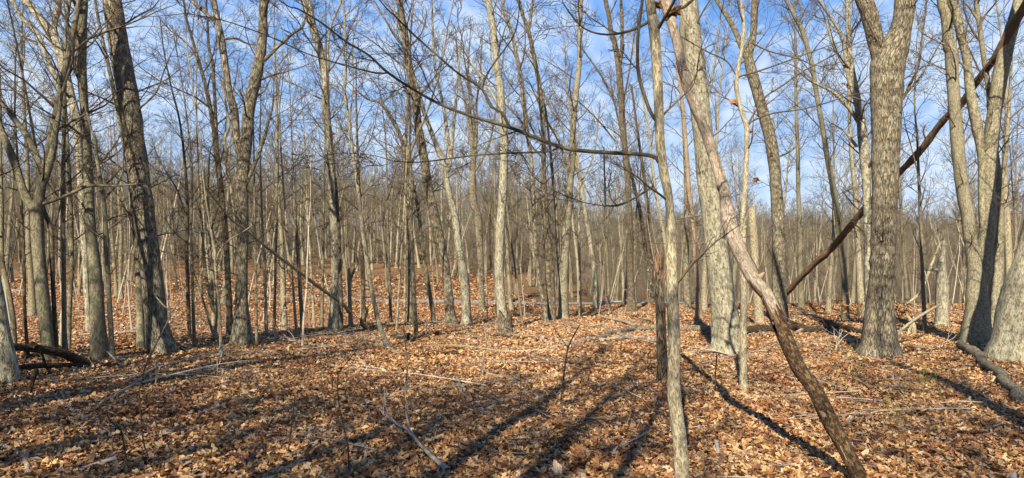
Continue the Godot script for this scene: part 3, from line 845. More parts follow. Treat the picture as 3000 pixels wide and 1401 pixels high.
	tree("straight_tree","oak","straight brown-grey trunk leaning left, first of the pair left of centre","tree","bare trees of the near wood",-2.284,25.36,
		[0.008,-0.25,0,0.246,0,0,0,0.223,-0.079,0.557,-0.009,0.181,-0.185,1.763,-0.029,0.169,-0.408,2.971,-0.049,0.181,-0.67,4.181,-0.069,0.182,-0.893,5.146,-0.085,0.176,-1.078,6.359,-0.105,0.17,-1.302,7.588,-0.125,0.158,-1.436,8.805,-0.145,0.152,-1.674,10.024,-0.165,0.146,-1.834,11.245,-0.184,0.128,-2.046,12.468,-0.204,0.128,-2.233,14.172,-0.176,0.08,-2.499,15.865,-0.231,0.044,-2.737,17.563,-0.242,0.012],
		[[-1.767,10.628,-0.174,0.052,-2.16,11.022,-0.181,0.046,-2.554,11.679,-0.191,0.039,-3.014,12.468,-0.204,0.033,-3.671,13.709,-0.185,0.019,-4.212,15.003,-0.259,0.008],
		[-1.634,9.775,-0.16,0.039,-2.288,10.234,-0.168,0.033,-3.074,10.89,-0.179,0.026,-3.86,11.35,-0.186,0.02],
		[-1.396,8.661,-0.142,0.033,-0.784,9.381,-0.154,0.026,-0.198,9.971,-0.164,0.02]],{})
	tree("mottled_tree","lichen","mottled trunk with green lichen streak, second of the pair left of centre","tree","bare trees of the near wood",-1.736,25.5,
		[0,-0.3,0,0.231,0,-0.05,0,0.21,0,0.213,0,0.206,-0.013,0.565,0.001,0.176,-0.078,1.779,0.003,0.17,-0.3,2.993,0.005,0.14,-0.456,4.206,0.007,0.133,-0.704,5.171,0.009,0.109,-0.834,6.084,0.01,0.109,-1.199,6.997,0.012,0.091,-1.629,8.21,0.014,0.079,-1.877,9.123,0.016,0.059,-2.448,10.989,-0.101,0.043,-3.022,12.852,-0.246,0.032,-3.587,14.713,-0.45,0.022,-4.181,16.567,-0.628,0.012],
		[[-0.678,5.941,0.01,0.079,-0.665,6.384,0.011,0.079,-0.73,7.297,0.012,0.078,-0.912,8.51,0.015,0.059,-1.186,9.735,0.017,0.052,-1.29,11.247,0.019,0.039,-1.329,12.459,0.021,0.033,-1.413,13.859,0.045,0.018,-1.468,15.259,0.014,0.008],
		[-0.638,6.202,0.011,0.072,-0.547,7.115,0.012,0.065,-0.443,8.158,0.014,0.052,-0.351,9.462,0.016,0.046,-0.194,10.895,0.019,0.033]],{})
	tree("bundled_tree","oak","grey trunk breaking into a sheaf of upright limbs right of the mottled pair","tree","bare trees of the near wood",-1.97,43.74,
		[0.005,-0.25,0,0.229,0,0,0,0.208,-0.047,2.012,-0.049,0.177,-0.117,4.095,-0.099,0.188,-0.231,6.183,-0.149,0.209,-0.524,6.926,-0.167,0.23,-0.639,8.389,-0.203,0.23,-0.596,9.945,-0.24,0.209,-0.642,10.984,-0.265,0.147,-0.778,12.925,-0.329,0.091,-0.951,14.863,-0.408,0.049,-1.199,16.794,-0.385,0.012],
		[[-0.618,9.855,-0.238,0.124,-0.778,11.527,-0.278,0.113,-1.12,13.632,-0.328,0.09,-1.53,15.742,-0.379,0.068,-1.761,18.472,-0.443,0.045],
		[-0.506,9.855,-0.238,0.113,-0.373,11.527,-0.278,0.101,-0.376,13.632,-0.328,0.079,-0.174,15.22,-0.366,0.068,-0.019,17.789,-0.427,0.045],
		[-0.597,10.306,-0.249,0.09,-0.555,13.02,-0.314,0.068,-0.92,15.515,-0.373,0.056,-0.789,18.472,-0.443,0.034],
		[-0.46,9.178,-0.221,0.09,0.394,10.758,-0.259,0.079,0.888,13.02,-0.314,0.056,1.293,14.834,-0.357,0.045]],{})
	tree("pale_tree","lichen","pale lichen-spotted trunk rising directly behind a cut stump near the centre","tree","bare trees of the near wood",-0.289,23.513,
		[0.006,-0.25,0,0.222,0,0,0,0.201,-0.06,0.674,0.005,0.173,-0.156,1.794,0.014,0.157,-0.156,2.912,0.022,0.157,-0.096,4.03,0.031,0.156,-0.048,4.547,0.034,0.156,-0.024,5.207,0.039,0.151,0.013,6.599,0.05,0.134,-0.059,7.714,0.058,0.123,-0.107,8.277,0.063,0.134,-0.155,8.744,0.066,0.128,-0.251,9.391,0.071,0.112,-0.335,10.229,0.078,0.112,-0.443,11.054,0.084,0.112,-0.538,11.616,0.088,0.117,-0.837,13.208,0.123,0.073,-1.176,14.791,0.163,0.041,-1.497,16.377,0.214,0.012],
		[[-0.167,7.906,0.06,0.06,-0.455,8.385,0.064,0.054,-0.827,8.984,0.068,0.048,-1.187,9.451,0.072,0.042],
		[-0.191,8.625,0.065,0.036,-0.431,9.463,0.072,0.03,-0.467,9.822,0.074,0.024]],{"leaves":[-0.311,10.899,0.083,0.048,8]})
	tree("tree_stump","dark","low dark furrowed stump in front of the pale lichen-spotted trunk","stump","",-0.203,20.901,
		[0.001,-0.25,0,0.263,0,0,0,0.239,-0.011,0.396,0,0.209,-0.021,0.674,0,0.199],
		[],{"crown":0,"ragged":1})
	tree("slim_tree","oak","dark wavy trunk leaning left, between the pale trunk and the leaning double tree","tree","bare trees of the near wood",1.371,26.525,
		[0.005,-0.25,0,0.104,0,0,0,0.095,-0.054,0.528,-0.015,0.081,-0.297,1.789,-0.049,0.082,-0.431,3.053,-0.084,0.075,-0.525,5.332,-0.146,0.082,-0.606,6.605,-0.181,0.082,-0.796,7.896,-0.216,0.083,-0.919,9.176,-0.251,0.089,-1.124,10.46,-0.286,0.082,-1.399,11.747,-0.32,0.069,-1.618,12.384,-0.337,0.062,-1.784,13.037,-0.355,0.055,-1.904,13.624,-0.375,0.03,-1.98,14.219,-0.38,0.012],
		[],{})
	tree("straight_tree","oak","slim twin-stemmed tree right of centre with one dark side","tree","bare trees of the near wood",1.636,28.034,
		[0.01,-0.25,0,0.139,0,0,0,0.127,-0.101,1.766,0.014,0.1,-0.145,3.099,0.024,0.093,-0.231,4.432,0.035,0.093,-0.304,6.165,0.048,0.107,-0.318,7.495,0.059,0.1,-0.348,8.824,0.069,0.1,-0.534,10.153,0.08,0.093,-0.792,11.48,0.09,0.086,-0.964,12.279,0.096,0.086,-1.164,12.764,0.1,0.079,-1.364,13.477,0.106,0.071,-1.552,14.046,0.117,0.037,-1.707,14.624,0.165,0.012],
		[[-0.949,12.194,0.096,0.064,-0.835,12.907,0.101,0.064,-0.778,13.477,0.106,0.057,-0.678,14.042,0.118,0.029,-0.605,14.609,0.159,0.008],
		[-0.491,9.91,0.078,0.05,0.082,8.767,0.069,0.05],
		[-0.318,7.338,0.058,0.043,-0.777,8.053,0.063,0.036,-1.135,8.767,0.069,0.029]],{})
	tree("slim_tree","dark","nearly black trunk standing against the slim twin-stemmed tree's right","tree","bare trees of the near wood",1.747,27.987,
		[0.005,-0.25,0,0.11,0,0,0,0.1,-0.046,1.765,0.053,0.086,-0.177,3.095,0.093,0.086,-0.265,4.321,0.13,0.078,-0.367,5.744,0.172,0.071,-0.469,7.727,0.232,0.05,-0.649,9.451,0.292,0.028,-0.774,11.18,0.257,0.012],
		[],{})
	tree("pale_tree","smooth","broad pale trunk right of centre, smooth and leaning right near its top","tree","bare trees of the near wood",2.273,29.418,
		[0,-0.25,0,0.262,0,0,0,0.238,0.001,1.776,-0.014,0.203,0.077,3.176,-0.025,0.196,0.184,4.578,-0.036,0.196,0.229,5.076,-0.039,0.175,0.275,5.694,-0.044,0.154,0.381,7.098,-0.055,0.147,0.428,8.517,-0.066,0.133,0.549,9.923,-0.077,0.133,0.701,11.33,-0.088,0.112,0.733,12.737,-0.099,0.112,0.779,14.146,-0.11,0.098,0.942,16.255,-0.159,0.049,1.059,18.364,-0.281,0.012],
		[[-0.089,1.61,-0.013,0.09,-0.164,2.122,-0.016,0.09,-0.254,3.176,-0.025,0.09,-0.314,4.578,-0.036,0.083,-0.434,5.981,-0.046,0.075,-0.584,7.49,-0.058,0.06,-0.764,9.152,-0.071,0.045],
		[0.26,6.283,-0.049,0.06,-0.161,7.792,-0.06,0.06,-0.764,8.85,-0.069,0.053,-1.292,10.059,-0.078,0.038],
		[0.381,7.037,-0.055,0.045,0.592,6.735,-0.052,0.045,1.044,5.679,-0.044,0.038]],{})
	tree("straight_tree","lichen","greyish trunk with a wide foot on the rise behind the broad pale trunk","tree","bare trees of the near wood",5.402,42.224,
		[0.015,-0.25,0,0.276,0,0,0,0.251,-0.154,1.838,0.023,0.161,-0.395,3.847,0.048,0.151,-0.743,5.854,0.073,0.129,-0.961,7.427,0.093,0.119,-1.199,8.461,0.106,0.108,-1.525,10.87,0.136,0.086,-1.959,14.092,0.177,0.065,-2.039,15.747,0.167,0.043,-2.002,17.401,0.252,0.027,-1.948,19.057,0.27,0.012],
		[[-1.091,7.858,0.098,0.065,-0.231,9.795,0.123,0.054,0.088,12.374,0.155,0.043]],{})
	tree("dark_tree","dark","isolated trunk on the rise with flared base and shaded left side","tree","bare trees of the near wood",6.357,35.288,
		[0.003,-0.25,0,0.314,0,0,0,0.286,-0.031,0.937,-0.027,0.21,-0.077,2.616,-0.076,0.151,-0.07,3.937,-0.114,0.143,-0.133,5.751,-0.166,0.152,-0.216,7.352,-0.212,0.169,-0.372,9.049,-0.26,0.169,-0.491,10.75,-0.309,0.169,-0.592,12.456,-0.357,0.178,-0.804,14.166,-0.405,0.144,-1.038,15.033,-0.43,0.127,-1.162,15.881,-0.454,0.119,-1.342,16.75,-0.478,0.119,-1.644,18.775,-0.55,0.058,-1.949,20.799,-0.475,0.012],
		[[-0.626,13.062,-0.374,0.11,-0.475,14.166,-0.405,0.1,-0.467,15.881,-0.454,0.091,-0.518,16.75,-0.478,0.082,-0.548,18.771,-0.586,0.04,-0.581,20.786,-0.781,0.008],
		[-0.835,11.227,-0.322,0.064,-1.613,12.695,-0.364,0.055,-2.449,13.909,-0.398,0.046],
		[-0.844,9.14,-0.263,0.055,-1.804,10.311,-0.296,0.046,-2.785,11.263,-0.323,0.036],
		[-0.416,11.227,-0.322,0.055,-0.06,13.062,-0.374,0.046,0.224,15.088,-0.432,0.037]],{})
	tree("slim_tree","dark","dark stem leaning left, behind and right of the isolated trunk on the rise","tree","bare trees of the near wood",9.488,45,
		[0,-0.3,-0.001,0.204,0,-0.05,-0.001,0.186,0,0.133,-0.001,0.182,-0.182,1.652,-0.012,0.139,-0.501,3.794,-0.028,0.138,-0.775,5.938,-0.043,0.138,-1.256,8.083,-0.059,0.115,-1.875,10.622,-0.077,0.081,-2.564,13.626,-0.099,0.058,-2.769,14.619,-0.134,0.031,-2.903,15.626,-0.118,0.012],
		[],{})
	tree("slim_tree","dark","dark upright stem nearest the rotten snag's left side","tree","bare trees of the near wood",9.396,45,
		[-0.002,-0.3,0.007,0.156,-0.002,-0.05,0.007,0.142,-0.002,0.249,0.007,0.139,-0.063,2.715,0.079,0.126,-0.213,4.853,0.142,0.115,-0.292,6.457,0.189,0.126,-0.462,8.059,0.236,0.126,-0.938,11.252,0.33,0.091,-1.413,14.657,0.431,0.068],
		[],{})
	tree("sapling_tree","smooth2","nearest pale trunk at the bottom edge, long dark limb reaching left from it","tree","bare trees of the near wood",1.341,5.251,
		[0.001,-0.25,0,0.066,0,0,0,0.06,-0.005,0.134,0,0.056,-0.019,0.416,-0.001,0.055,-0.045,0.604,-0.001,0.057,-0.067,0.833,-0.002,0.054,-0.067,0.981,-0.002,0.051,-0.061,1.193,-0.002,0.05,-0.072,1.446,-0.003,0.048,-0.085,1.819,-0.004,0.044,-0.093,2.196,-0.004,0.034,-0.114,2.392,-0.005,0.036,-0.141,2.521,-0.005,0.039,-0.173,2.772,-0.005,0.039,-0.187,3.148,-0.006,0.039,-0.208,3.523,-0.007,0.043,-0.232,3.765,-0.007,0.046,-0.254,3.9,-0.008,0.038,-0.473,5.549,0.089,0.027,-0.595,7.21,0.112,0.019,-0.75,8.868,0.053,0.012],
		[[-0.171,2.613,-0.005,0.023,-0.2,2.653,-0.005,0.02,-0.252,2.672,-0.005,0.018,-0.34,2.683,-0.005,0.016,-0.59,2.696,-0.005,0.016,-0.841,2.715,-0.005,0.016,-0.978,2.747,-0.005,0.016,-1.091,2.79,-0.005,0.016,-1.371,2.898,-0.006,0.015,-1.648,2.979,-0.006,0.013,-1.898,3.073,-0.006,0.012,-2.124,3.197,-0.006,0.011,-2.323,3.329,-0.007,0.011,-2.474,3.466,-0.007,0.009,-2.654,3.574,-0.007,0.008,-2.843,3.719,-0.007,0.008,-3.031,3.83,-0.007,0.007,-3.179,3.9,-0.008,0.005,-3.842,4.444,-0.036,0.007,-4.422,5.075,-0.065,0.008],
		[-1.36,2.895,-0.006,0.012,-1.422,3.011,-0.006,0.012,-1.508,3.06,-0.006,0.011,-1.578,3.197,-0.006,0.011,-1.761,3.318,-0.006,0.009,-1.936,3.466,-0.007,0.008,-2.135,3.644,-0.007,0.008,-2.272,3.781,-0.007,0.007,-2.385,3.9,-0.008,0.005,-2.9,4.586,0.004,0.007,-3.324,5.33,-0.032,0.008],
		[-1.578,3.197,-0.006,0.008,-1.546,3.294,-0.006,0.007,-1.484,3.399,-0.007,0.007,-1.328,3.617,-0.007,0.005,-1.287,3.792,-0.007,0.004],
		[-2.323,3.326,-0.006,0.008,-2.417,3.323,-0.006,0.007,-2.686,3.393,-0.007,0.007,-2.778,3.418,-0.007,0.005,-2.98,3.485,-0.007,0.005,-3.254,3.611,-0.007,0.005,-3.618,3.738,-0.007,0.004,-3.909,3.792,-0.007,0.004],
		[-0.964,2.739,-0.005,0.008,-1.072,2.702,-0.005,0.008,-1.36,2.691,-0.005,0.007,-1.648,2.672,-0.005,0.007,-2.059,2.621,-0.005,0.005,-2.283,2.629,-0.005,0.004],
		[-0.168,2.863,-0.006,0.018,-0.176,2.909,-0.006,0.018,-0.238,2.998,-0.006,0.016,-0.276,3.084,-0.006,0.015,-0.34,3.299,-0.006,0.015,-0.351,3.485,-0.007,0.013,-0.345,3.649,-0.007,0.013,-0.313,3.9,-0.008,0.012,-0.302,4.061,-0.008,0.009,-0.186,4.992,-0.035,0.009,-0.085,5.924,-0.079,0.008],
		[-0.211,3.778,-0.007,0.016,-0.291,3.711,-0.007,0.013,-0.453,3.644,-0.007,0.011,-0.641,3.63,-0.007,0.008,-0.803,3.698,-0.007,0.007,-0.937,3.873,-0.008,0.005],
		[-0.225,2.433,-0.005,0.008,-0.265,2.406,-0.005,0.009,-0.373,2.338,-0.005,0.008,-0.507,2.279,-0.004,0.008,-0.631,2.277,-0.004,0.005],
		[-0.13,3.738,-0.007,0.012,-0.036,3.832,-0.007,0.013,0.099,3.913,-0.008,0.011,0.767,4.61,-0.004,0.009,1.349,5.38,-0.021,0.008]],{"crown":0.5,"leaves":[-0.197,3.859,-0.008,0.013,10,-0.063,3.805,-0.007,0.016,14]})
	tree("rotten_snag","dark","rotten bark-covered snag with splintered reddish top behind the nearest pale trunk","dead tree","broken dead trees",2.457,10.959,
		[-0.001,-0.25,0,0.109,0,0,0,0.099,0.011,0.241,0,0.083,0,0.684,0,0.086,-0.017,1.211,0,0.081,-0.039,1.615,0,0.073,-0.034,1.896,0,0.07,-0.034,2.109,0,0.073],
		[],{"crown":0,"ragged":1,"splinters":1})
	tree("straight_tree","oak","straight trunk in shade between the nearest pale trunk and the broad lichen giant","tree","bare trees of the near wood",10.118,38.465,
		[0.005,-0.25,0,0.262,0,0,0,0.238,-0.052,1.77,-0.026,0.183,-0.065,3.602,-0.053,0.174,-0.018,5.436,-0.08,0.165,-0.031,7.273,-0.107,0.147,-0.085,8.736,-0.128,0.129,-0.232,11.509,-0.169,0.109,-0.516,15.003,-0.22,0.079,-0.593,16.683,-0.347,0.041,-0.714,18.361,-0.465,0.012],
		[],{})
	tree("dead_tree","bark_dead","brownish dead trunk on splayed roots, left of the broad lichen giant","dead tree","broken dead trees",8.423,30.033,
		[0.008,-0.25,0,0.181,0,0,0,0.164,-0.08,1.75,-0.044,0.1,-0.178,3.181,-0.08,0.1,-0.245,4.615,-0.115,0.093,-0.319,5.125,-0.128,0.093,-0.408,5.759,-0.144,0.093,-0.491,7.199,-0.179,0.093,-0.647,9.374,-0.233,0.085,-0.795,10.558,-0.262,0.07,-0.959,11.557,-0.287,0.054,-1.059,13.049,-0.309,0.03,-1.241,14.533,-0.27,0.012],
		[],{"crown":0.25})
	tree("giant_tree","lichen","broad pale tree clad in green-grey lichen, thickest trunk right of centre","tree","bare trees of the near wood",5.005,15.474,
		[0.002,-0.25,0,0.437,0,0,0,0.398,-0.016,0.285,0.001,0.317,-0.065,1.03,0.004,0.295,-0.161,1.766,0.008,0.283,-0.257,2.503,0.011,0.28,-0.345,3.238,0.014,0.261,-0.44,3.824,0.017,0.239,-0.52,4.559,0.02,0.232,-0.6,5.302,0.023,0.224,-0.68,6.037,0.026,0.221,-0.768,6.771,0.029,0.228,-0.88,7.505,0.033,0.235,-0.928,8.239,0.036,0.206,-1.076,10.055,0.095,0.165,-1.167,11.875,0.14,0.135,-1.141,13.698,0.149,0.107,-1.146,15.518,0.245,0.082,-1.227,17.339,0.275,0.058,-1.212,19.16,0.191,0.034,-1.115,20.981,0.17,0.012],
		[[-0.736,5.792,0.025,0.036,-0.538,5.871,0.025,0.032,-0.42,6.187,0.027,0.028,-0.302,6.818,0.03,0.024,-0.185,7.766,0.034,0.02],
		[-0.415,2.708,0.012,0.02,-0.178,2.787,0.012,0.024,-0.573,2.613,0.011,0.02,-1.048,2.605,0.011,0.012],
		[-0.297,3.278,0.014,0.028,-0.732,3.246,0.014,0.02,-1.065,3.183,0.014,0.016]],{})
	tree("sapling_tree","smooth2","second nearest pale young trunk right of the lichen giant, wavy above","tree","bare trees of the near wood",3.516,10.105,
		[0.001,-0.25,0,0.071,0,0,0,0.065,-0.011,0.285,0.001,0.055,-0.012,1.009,0.004,0.053,-0.007,1.49,0.006,0.048,-0.018,1.971,0.008,0.048,-0.019,2.694,0.011,0.046,-0.014,2.864,0.012,0.043,0.011,3.076,0.012,0.041,0.031,3.556,0.014,0.038,0.036,3.917,0.016,0.038,0.036,4.041,0.016,0.038,-0.047,4.278,0.017,0.034,-0.104,4.521,0.018,0.031,-0.12,4.758,0.019,0.031,-0.059,5.119,0.021,0.031,-0.013,5.48,0.022,0.028,-0.034,5.815,0.023,0.026,-0.06,5.959,0.024,0.023,-0.25,7.655,0.095,0.017,-0.315,9.363,0.072,0.012],
		[[0.036,4.026,0.016,0.018,0.118,4.196,0.017,0.015,0.195,4.325,0.017,0.013,0.314,4.495,0.018,0.013,0.602,4.686,0.019,0.013,0.84,4.856,0.02,0.013,1.128,5.011,0.02,0.01,1.608,5.263,0.021,0.008],
		[0.046,4,0.016,0.015,0.097,4.113,0.017,0.013,0.412,4.242,0.017,0.013,0.841,4.304,0.017,0.01,1.181,4.387,0.018,0.01,1.609,4.521,0.018,0.008,1.955,4.567,0.018,0.005],
		[-0.099,4.49,0.018,0.015,-0.141,4.609,0.019,0.015,-0.105,4.784,0.019,0.015,0.267,4.903,0.02,0.013,0.746,5.073,0.02,0.01,1.128,5.217,0.021,0.008,1.489,5.341,0.022,0.005],
		[-0.11,4.784,0.019,0.013,-0.265,5.031,0.02,0.013,-0.575,5.186,0.021,0.013,-0.936,5.392,0.022,0.01],
		[-0.059,5.109,0.021,0.018,0.07,5.351,0.022,0.015,0.173,5.65,0.023,0.013],
		[0.096,5.315,0.021,0.015,0.38,5.186,0.021,0.013,0.767,5.083,0.021,0.01,1.025,4.98,0.02,0.008]],{"crown":0.5,"leaves":[-0.151,4.413,0.018,0.021,9,0.098,3.974,0.016,0.016,7,0.176,3.226,0.013,0.021,9]})
	tree("broken_snag","pale","broken pale snag with a torn top, standing behind the leaning dead trunk","dead tree","broken dead trees",9.097,24.484,
		[0.009,-0.25,0,0.192,0,0,0,0.175,-0.088,1.103,0,0.157,-0.163,2.268,0,0.14,-0.238,3.433,0,0.151,-0.276,3.934,0,0.14,-0.301,4.373,0,0.128],
		[],{"crown":0,"ragged":1})
	tree("forked_tree","oak","trunk forking high beyond the leaning dead trunk, dark in its middle","tree","bare trees of the near wood",10.787,26.818,
		[0.006,-0.25,0,0.351,0,0,0,0.319,-0.056,1.743,0.002,0.268,-0.056,3.019,0.004,0.262,-0.085,4.296,0.006,0.255,-0.181,5.572,0.007,0.23,-0.209,5.956,0.008,0.223,-0.36,7.231,0.009,0.23,-0.704,8.507,0.011,0.211,-1.061,9.782,0.013,0.223,-1.295,10.742,0.014,0.179,-1.213,10.989,0.014,0.159,-1.103,11.387,0.015,0.14,-1.035,12.333,0.016,0.134,-1.008,12.977,0.017,0.134,-0.916,14.579,0.018,0.1,-0.876,16.181,-0.057,0.075,-0.824,17.785,-0.052,0.053,-0.874,19.388,-0.107,0.032,-0.846,20.992,-0.089,0.012],
		[[-1.322,10.646,0.014,0.14,-1.597,11.195,0.015,0.128,-1.803,11.702,0.015,0.121,-2.146,12.333,0.016,0.108,-2.544,12.977,0.017,0.102,-2.832,13.663,0.018,0.089,-3.462,15.228,-0.093,0.056,-3.951,16.846,-0.075,0.031,-4.253,18.508,-0.012,0.008],
		[-0.334,8.246,0.011,0.041,-0.224,7.904,0.01,0.034,-0.306,7.561,0.01,0.027],
		[-0.086,6.669,0.009,0.041,0.463,6.943,0.009,0.034,0.874,7.492,0.01,0.021]],{"leaves":[-1.075,10.029,0.013,0.069,10,-0.979,9.275,0.012,0.069,10,-0.498,7.972,0.01,0.055,9,-0.291,5.297,0.007,0.082,16]})
	tree("slim_tree","grey","straight slim trunk standing alone, right of the high-forking trunk","tree","bare trees of the near wood",17.293,39.894,
		[0.007,-0.25,0,0.219,0,0,0,0.199,-0.072,2.677,0.072,0.152,-0.115,4.572,0.124,0.142,-0.245,7.03,0.191,0.123,-0.288,8.913,0.242,0.122,-0.371,10.812,0.294,0.101,-0.453,12.686,0.345,0.091,-0.506,15.477,0.422,0.071,-0.6,18.277,0.5,0.05,-0.585,18.877,0.49,0.028,-0.56,19.476,0.52,0.012],
		[],{})
	tree("curved_tree","grey","grey trunk bowing left as it rises, crossed by the fallen diagonal limb","tree","bare trees of the near wood",14.321,28.643,
		[0.002,-0.25,0,0.187,0,0,0,0.17,-0.018,1.728,-0.022,0.136,-0.171,3.092,-0.039,0.123,-0.309,4.458,-0.057,0.13,-0.479,5.546,-0.071,0.123,-0.721,6.915,-0.088,0.109,-0.933,8.3,-0.106,0.103,-1.175,9.672,-0.123,0.096,-1.388,11.045,-0.14,0.103,-1.778,12.421,-0.158,0.096,-2.114,13.102,-0.166,0.088,-2.479,13.798,-0.175,0.074,-2.736,14.339,-0.198,0.038,-2.925,14.907,-0.247,0.012],
		[[-1.866,12.539,-0.159,0.044,-1.759,13.205,-0.168,0.037,-1.933,13.798,-0.175,0.029,-1.949,14.352,-0.188,0.017,-1.989,14.905,-0.189,0.008],
		[-1.29,10.248,-0.13,0.037,-1.949,10.839,-0.138,0.029,-2.684,11.134,-0.141,0.022]],{})
	tree("forked_tree","lichen","tree half hidden behind the big forked oak, spreading limbs to the left","tree","bare trees of the near wood",11.231,21,
		[-0.01,-0.3,0.02,0.112,-0.01,-0.05,0.02,0.102,-0.01,0.714,0.02,0.1,-0.057,1.714,0.047,0.09,-0.076,2.991,0.082,0.1,-0.116,4.273,0.117,0.119,-0.161,5.126,0.141,0.149,-0.248,5.976,0.164,0.159,-0.344,6.719,0.185,0.129,-0.539,7.672,0.211,0.109,-0.689,8.517,0.235,0.089,-0.754,9.359,0.258,0.079,-0.811,10.41,0.288,0.069,-0.876,11.007,0.292,0.036,-0.965,11.599,0.259,0.012],
		[[-0.59,7.566,0.208,0.064,-0.712,7.883,0.217,0.064,-0.943,9.191,0.254,0.058,-1.258,9.78,0.27,0.048,-1.691,10.41,0.288,0.042,-1.953,10.943,0.32,0.023,-2.15,11.504,0.318,0.008],
		[-0.341,6.507,0.179,0.069,-0.689,7.037,0.194,0.064,-1.229,7.566,0.208,0.053,-1.871,7.883,0.217,0.037],
		[-0.592,7.672,0.211,0.059,-0.835,8.305,0.229,0.053,-1.249,9.044,0.25,0.042,-1.471,9.78,0.27,0.032],
		[-0.46,5.87,0.161,0.053,-0.785,6.295,0.173,0.048,-0.893,6.401,0.176,0.032]],{"leaves":[-0.86,7.83,0.216,0.064,14,-0.699,7.725,0.213,0.054,12,-0.799,7.249,0.2,0.064,14]})
	tree("forked_oak","oak","massive furrowed oak forking into two thick stems above eye level","tree","bare trees of the near wood",8.191,14.861,
		[0,-0.25,0,0.451,0,0,0,0.41,-0.002,0.677,0.003,0.304,0.027,1.385,0.006,0.262,0.071,2.001,0.008,0.254,0.079,2.145,0.009,0.283,0.078,2.305,0.009,0.254,0.085,2.799,0.011,0.254,0.106,3.718,0.015,0.261,0.126,4.781,0.02,0.283,0.139,5.487,0.023,0.307,0.145,6.192,0.025,0.346,0.175,6.556,0.027,0.353,0.311,6.898,0.028,0.296,0.439,7.254,0.03,0.226,0.522,7.603,0.031,0.212,0.551,7.959,0.033,0.212,0.566,8.186,0.034,0.212,0.627,9.786,0.061,0.174,0.676,11.383,0.181,0.146,0.69,12.985,0.184,0.121,0.745,14.584,0.11,0.097,0.82,16.182,0.048,0.075,0.973,17.776,0.009,0.053,1.128,19.368,-0.076,0.032,1.27,20.959,-0.201,0.012],
		[[0.1,6.329,0.026,0.198,-0.015,6.746,0.028,0.184,-0.107,7.079,0.029,0.176,-0.23,7.603,0.031,0.176,-0.352,7.959,0.033,0.183,-0.467,8.413,0.035,0.169,-0.806,10.033,0.044,0.125,-1.172,11.646,-0.008,0.092,-1.51,13.266,0.002,0.062,-1.866,14.881,0.059,0.034,-2.132,16.514,0.012,0.008],
		[0.511,5.76,0.024,0.034,0.692,6.139,0.025,0.034,0.843,6.48,0.027,0.03,0.918,7.049,0.029,0.027,1.029,7.959,0.033,0.019,1.174,9.077,-0.027,0.013,1.238,10.204,-0.062,0.008],
		[0.541,5.836,0.024,0.027,0.92,6.291,0.026,0.023,1.313,6.973,0.029,0.015]],{})
	tree("twin_tree","smooth","left stem of the smooth multi-stemmed tree beside the right-hand leaning trunks","tree","bare trees of the near wood",11.906,17.144,
		[-0.005,-0.25,0,0.368,0,0,0,0.335,0.052,0.861,0.013,0.269,0.03,1.23,0.019,0.253,0.006,1.844,0.029,0.204,-0.115,2.492,0.039,0.147,-0.228,3.306,0.052,0.146,-0.358,3.953,0.062,0.15,-0.511,5.174,0.081,0.146,-0.589,5.983,0.094,0.134,-0.65,6.792,0.107,0.142,-0.683,7.512,0.118,0.15,-0.745,7.599,0.12,0.138,-0.841,8.405,0.133,0.117,-0.949,8.812,0.139,0.109,-1.104,10.546,0.157,0.089,-1.276,12.277,0.244,0.074,-1.532,13.994,0.369,0.06,-1.852,15.706,0.391,0.047,-2.015,17.438,0.454,0.035,-2.219,19.167,0.415,0.023,-2.278,20.907,0.421,0.012],
		[[0.114,1.581,0.025,0.187,0.173,1.844,0.029,0.204,0.227,2.492,0.039,0.187,0.314,3.306,0.052,0.187,0.296,4.118,0.065,0.167,0.354,5.174,0.081,0.171,0.432,5.983,0.094,0.162,0.554,6.792,0.107,0.17,0.718,7.599,0.12,0.162,0.935,8.405,0.133,0.142,1.059,8.985,0.142,0.121,1.575,11.038,0.065,0.074,2.046,13.101,-0.042,0.039,2.369,15.19,-0.182,0.008],
		[0.215,2.72,0.043,0.098,0.144,3.594,0.056,0.089,0.114,4.764,0.075,0.089,-0.009,5.583,0.088,0.134,-0.183,6.392,0.101,0.118,-0.279,7.2,0.113,0.097,-0.362,7.599,0.12,0.101,-0.562,8.405,0.133,0.117,-0.723,8.812,0.139,0.113,-0.859,9.331,0.147,0.097,-1.297,11.071,0.133,0.06,-1.695,12.818,0.031,0.033,-1.951,14.593,-0.019,0.008],
		[-0.702,7.599,0.12,0.035,-0.973,7.729,0.122,0.026,-1.455,7.989,0.126,0.017,-1.544,8.162,0.129,0.013],
		[-0.238,6.644,0.105,0.031,-0.246,7.339,0.116,0.031,-0.43,8.292,0.131,0.026,-0.54,8.812,0.139,0.022,-0.688,9.988,0.144,0.014,-0.756,11.171,0.151,0.008],
		[-0.18,6.905,0.109,0.031,-0.401,7.165,0.113,0.026,-0.577,7.339,0.116,0.022]],{})
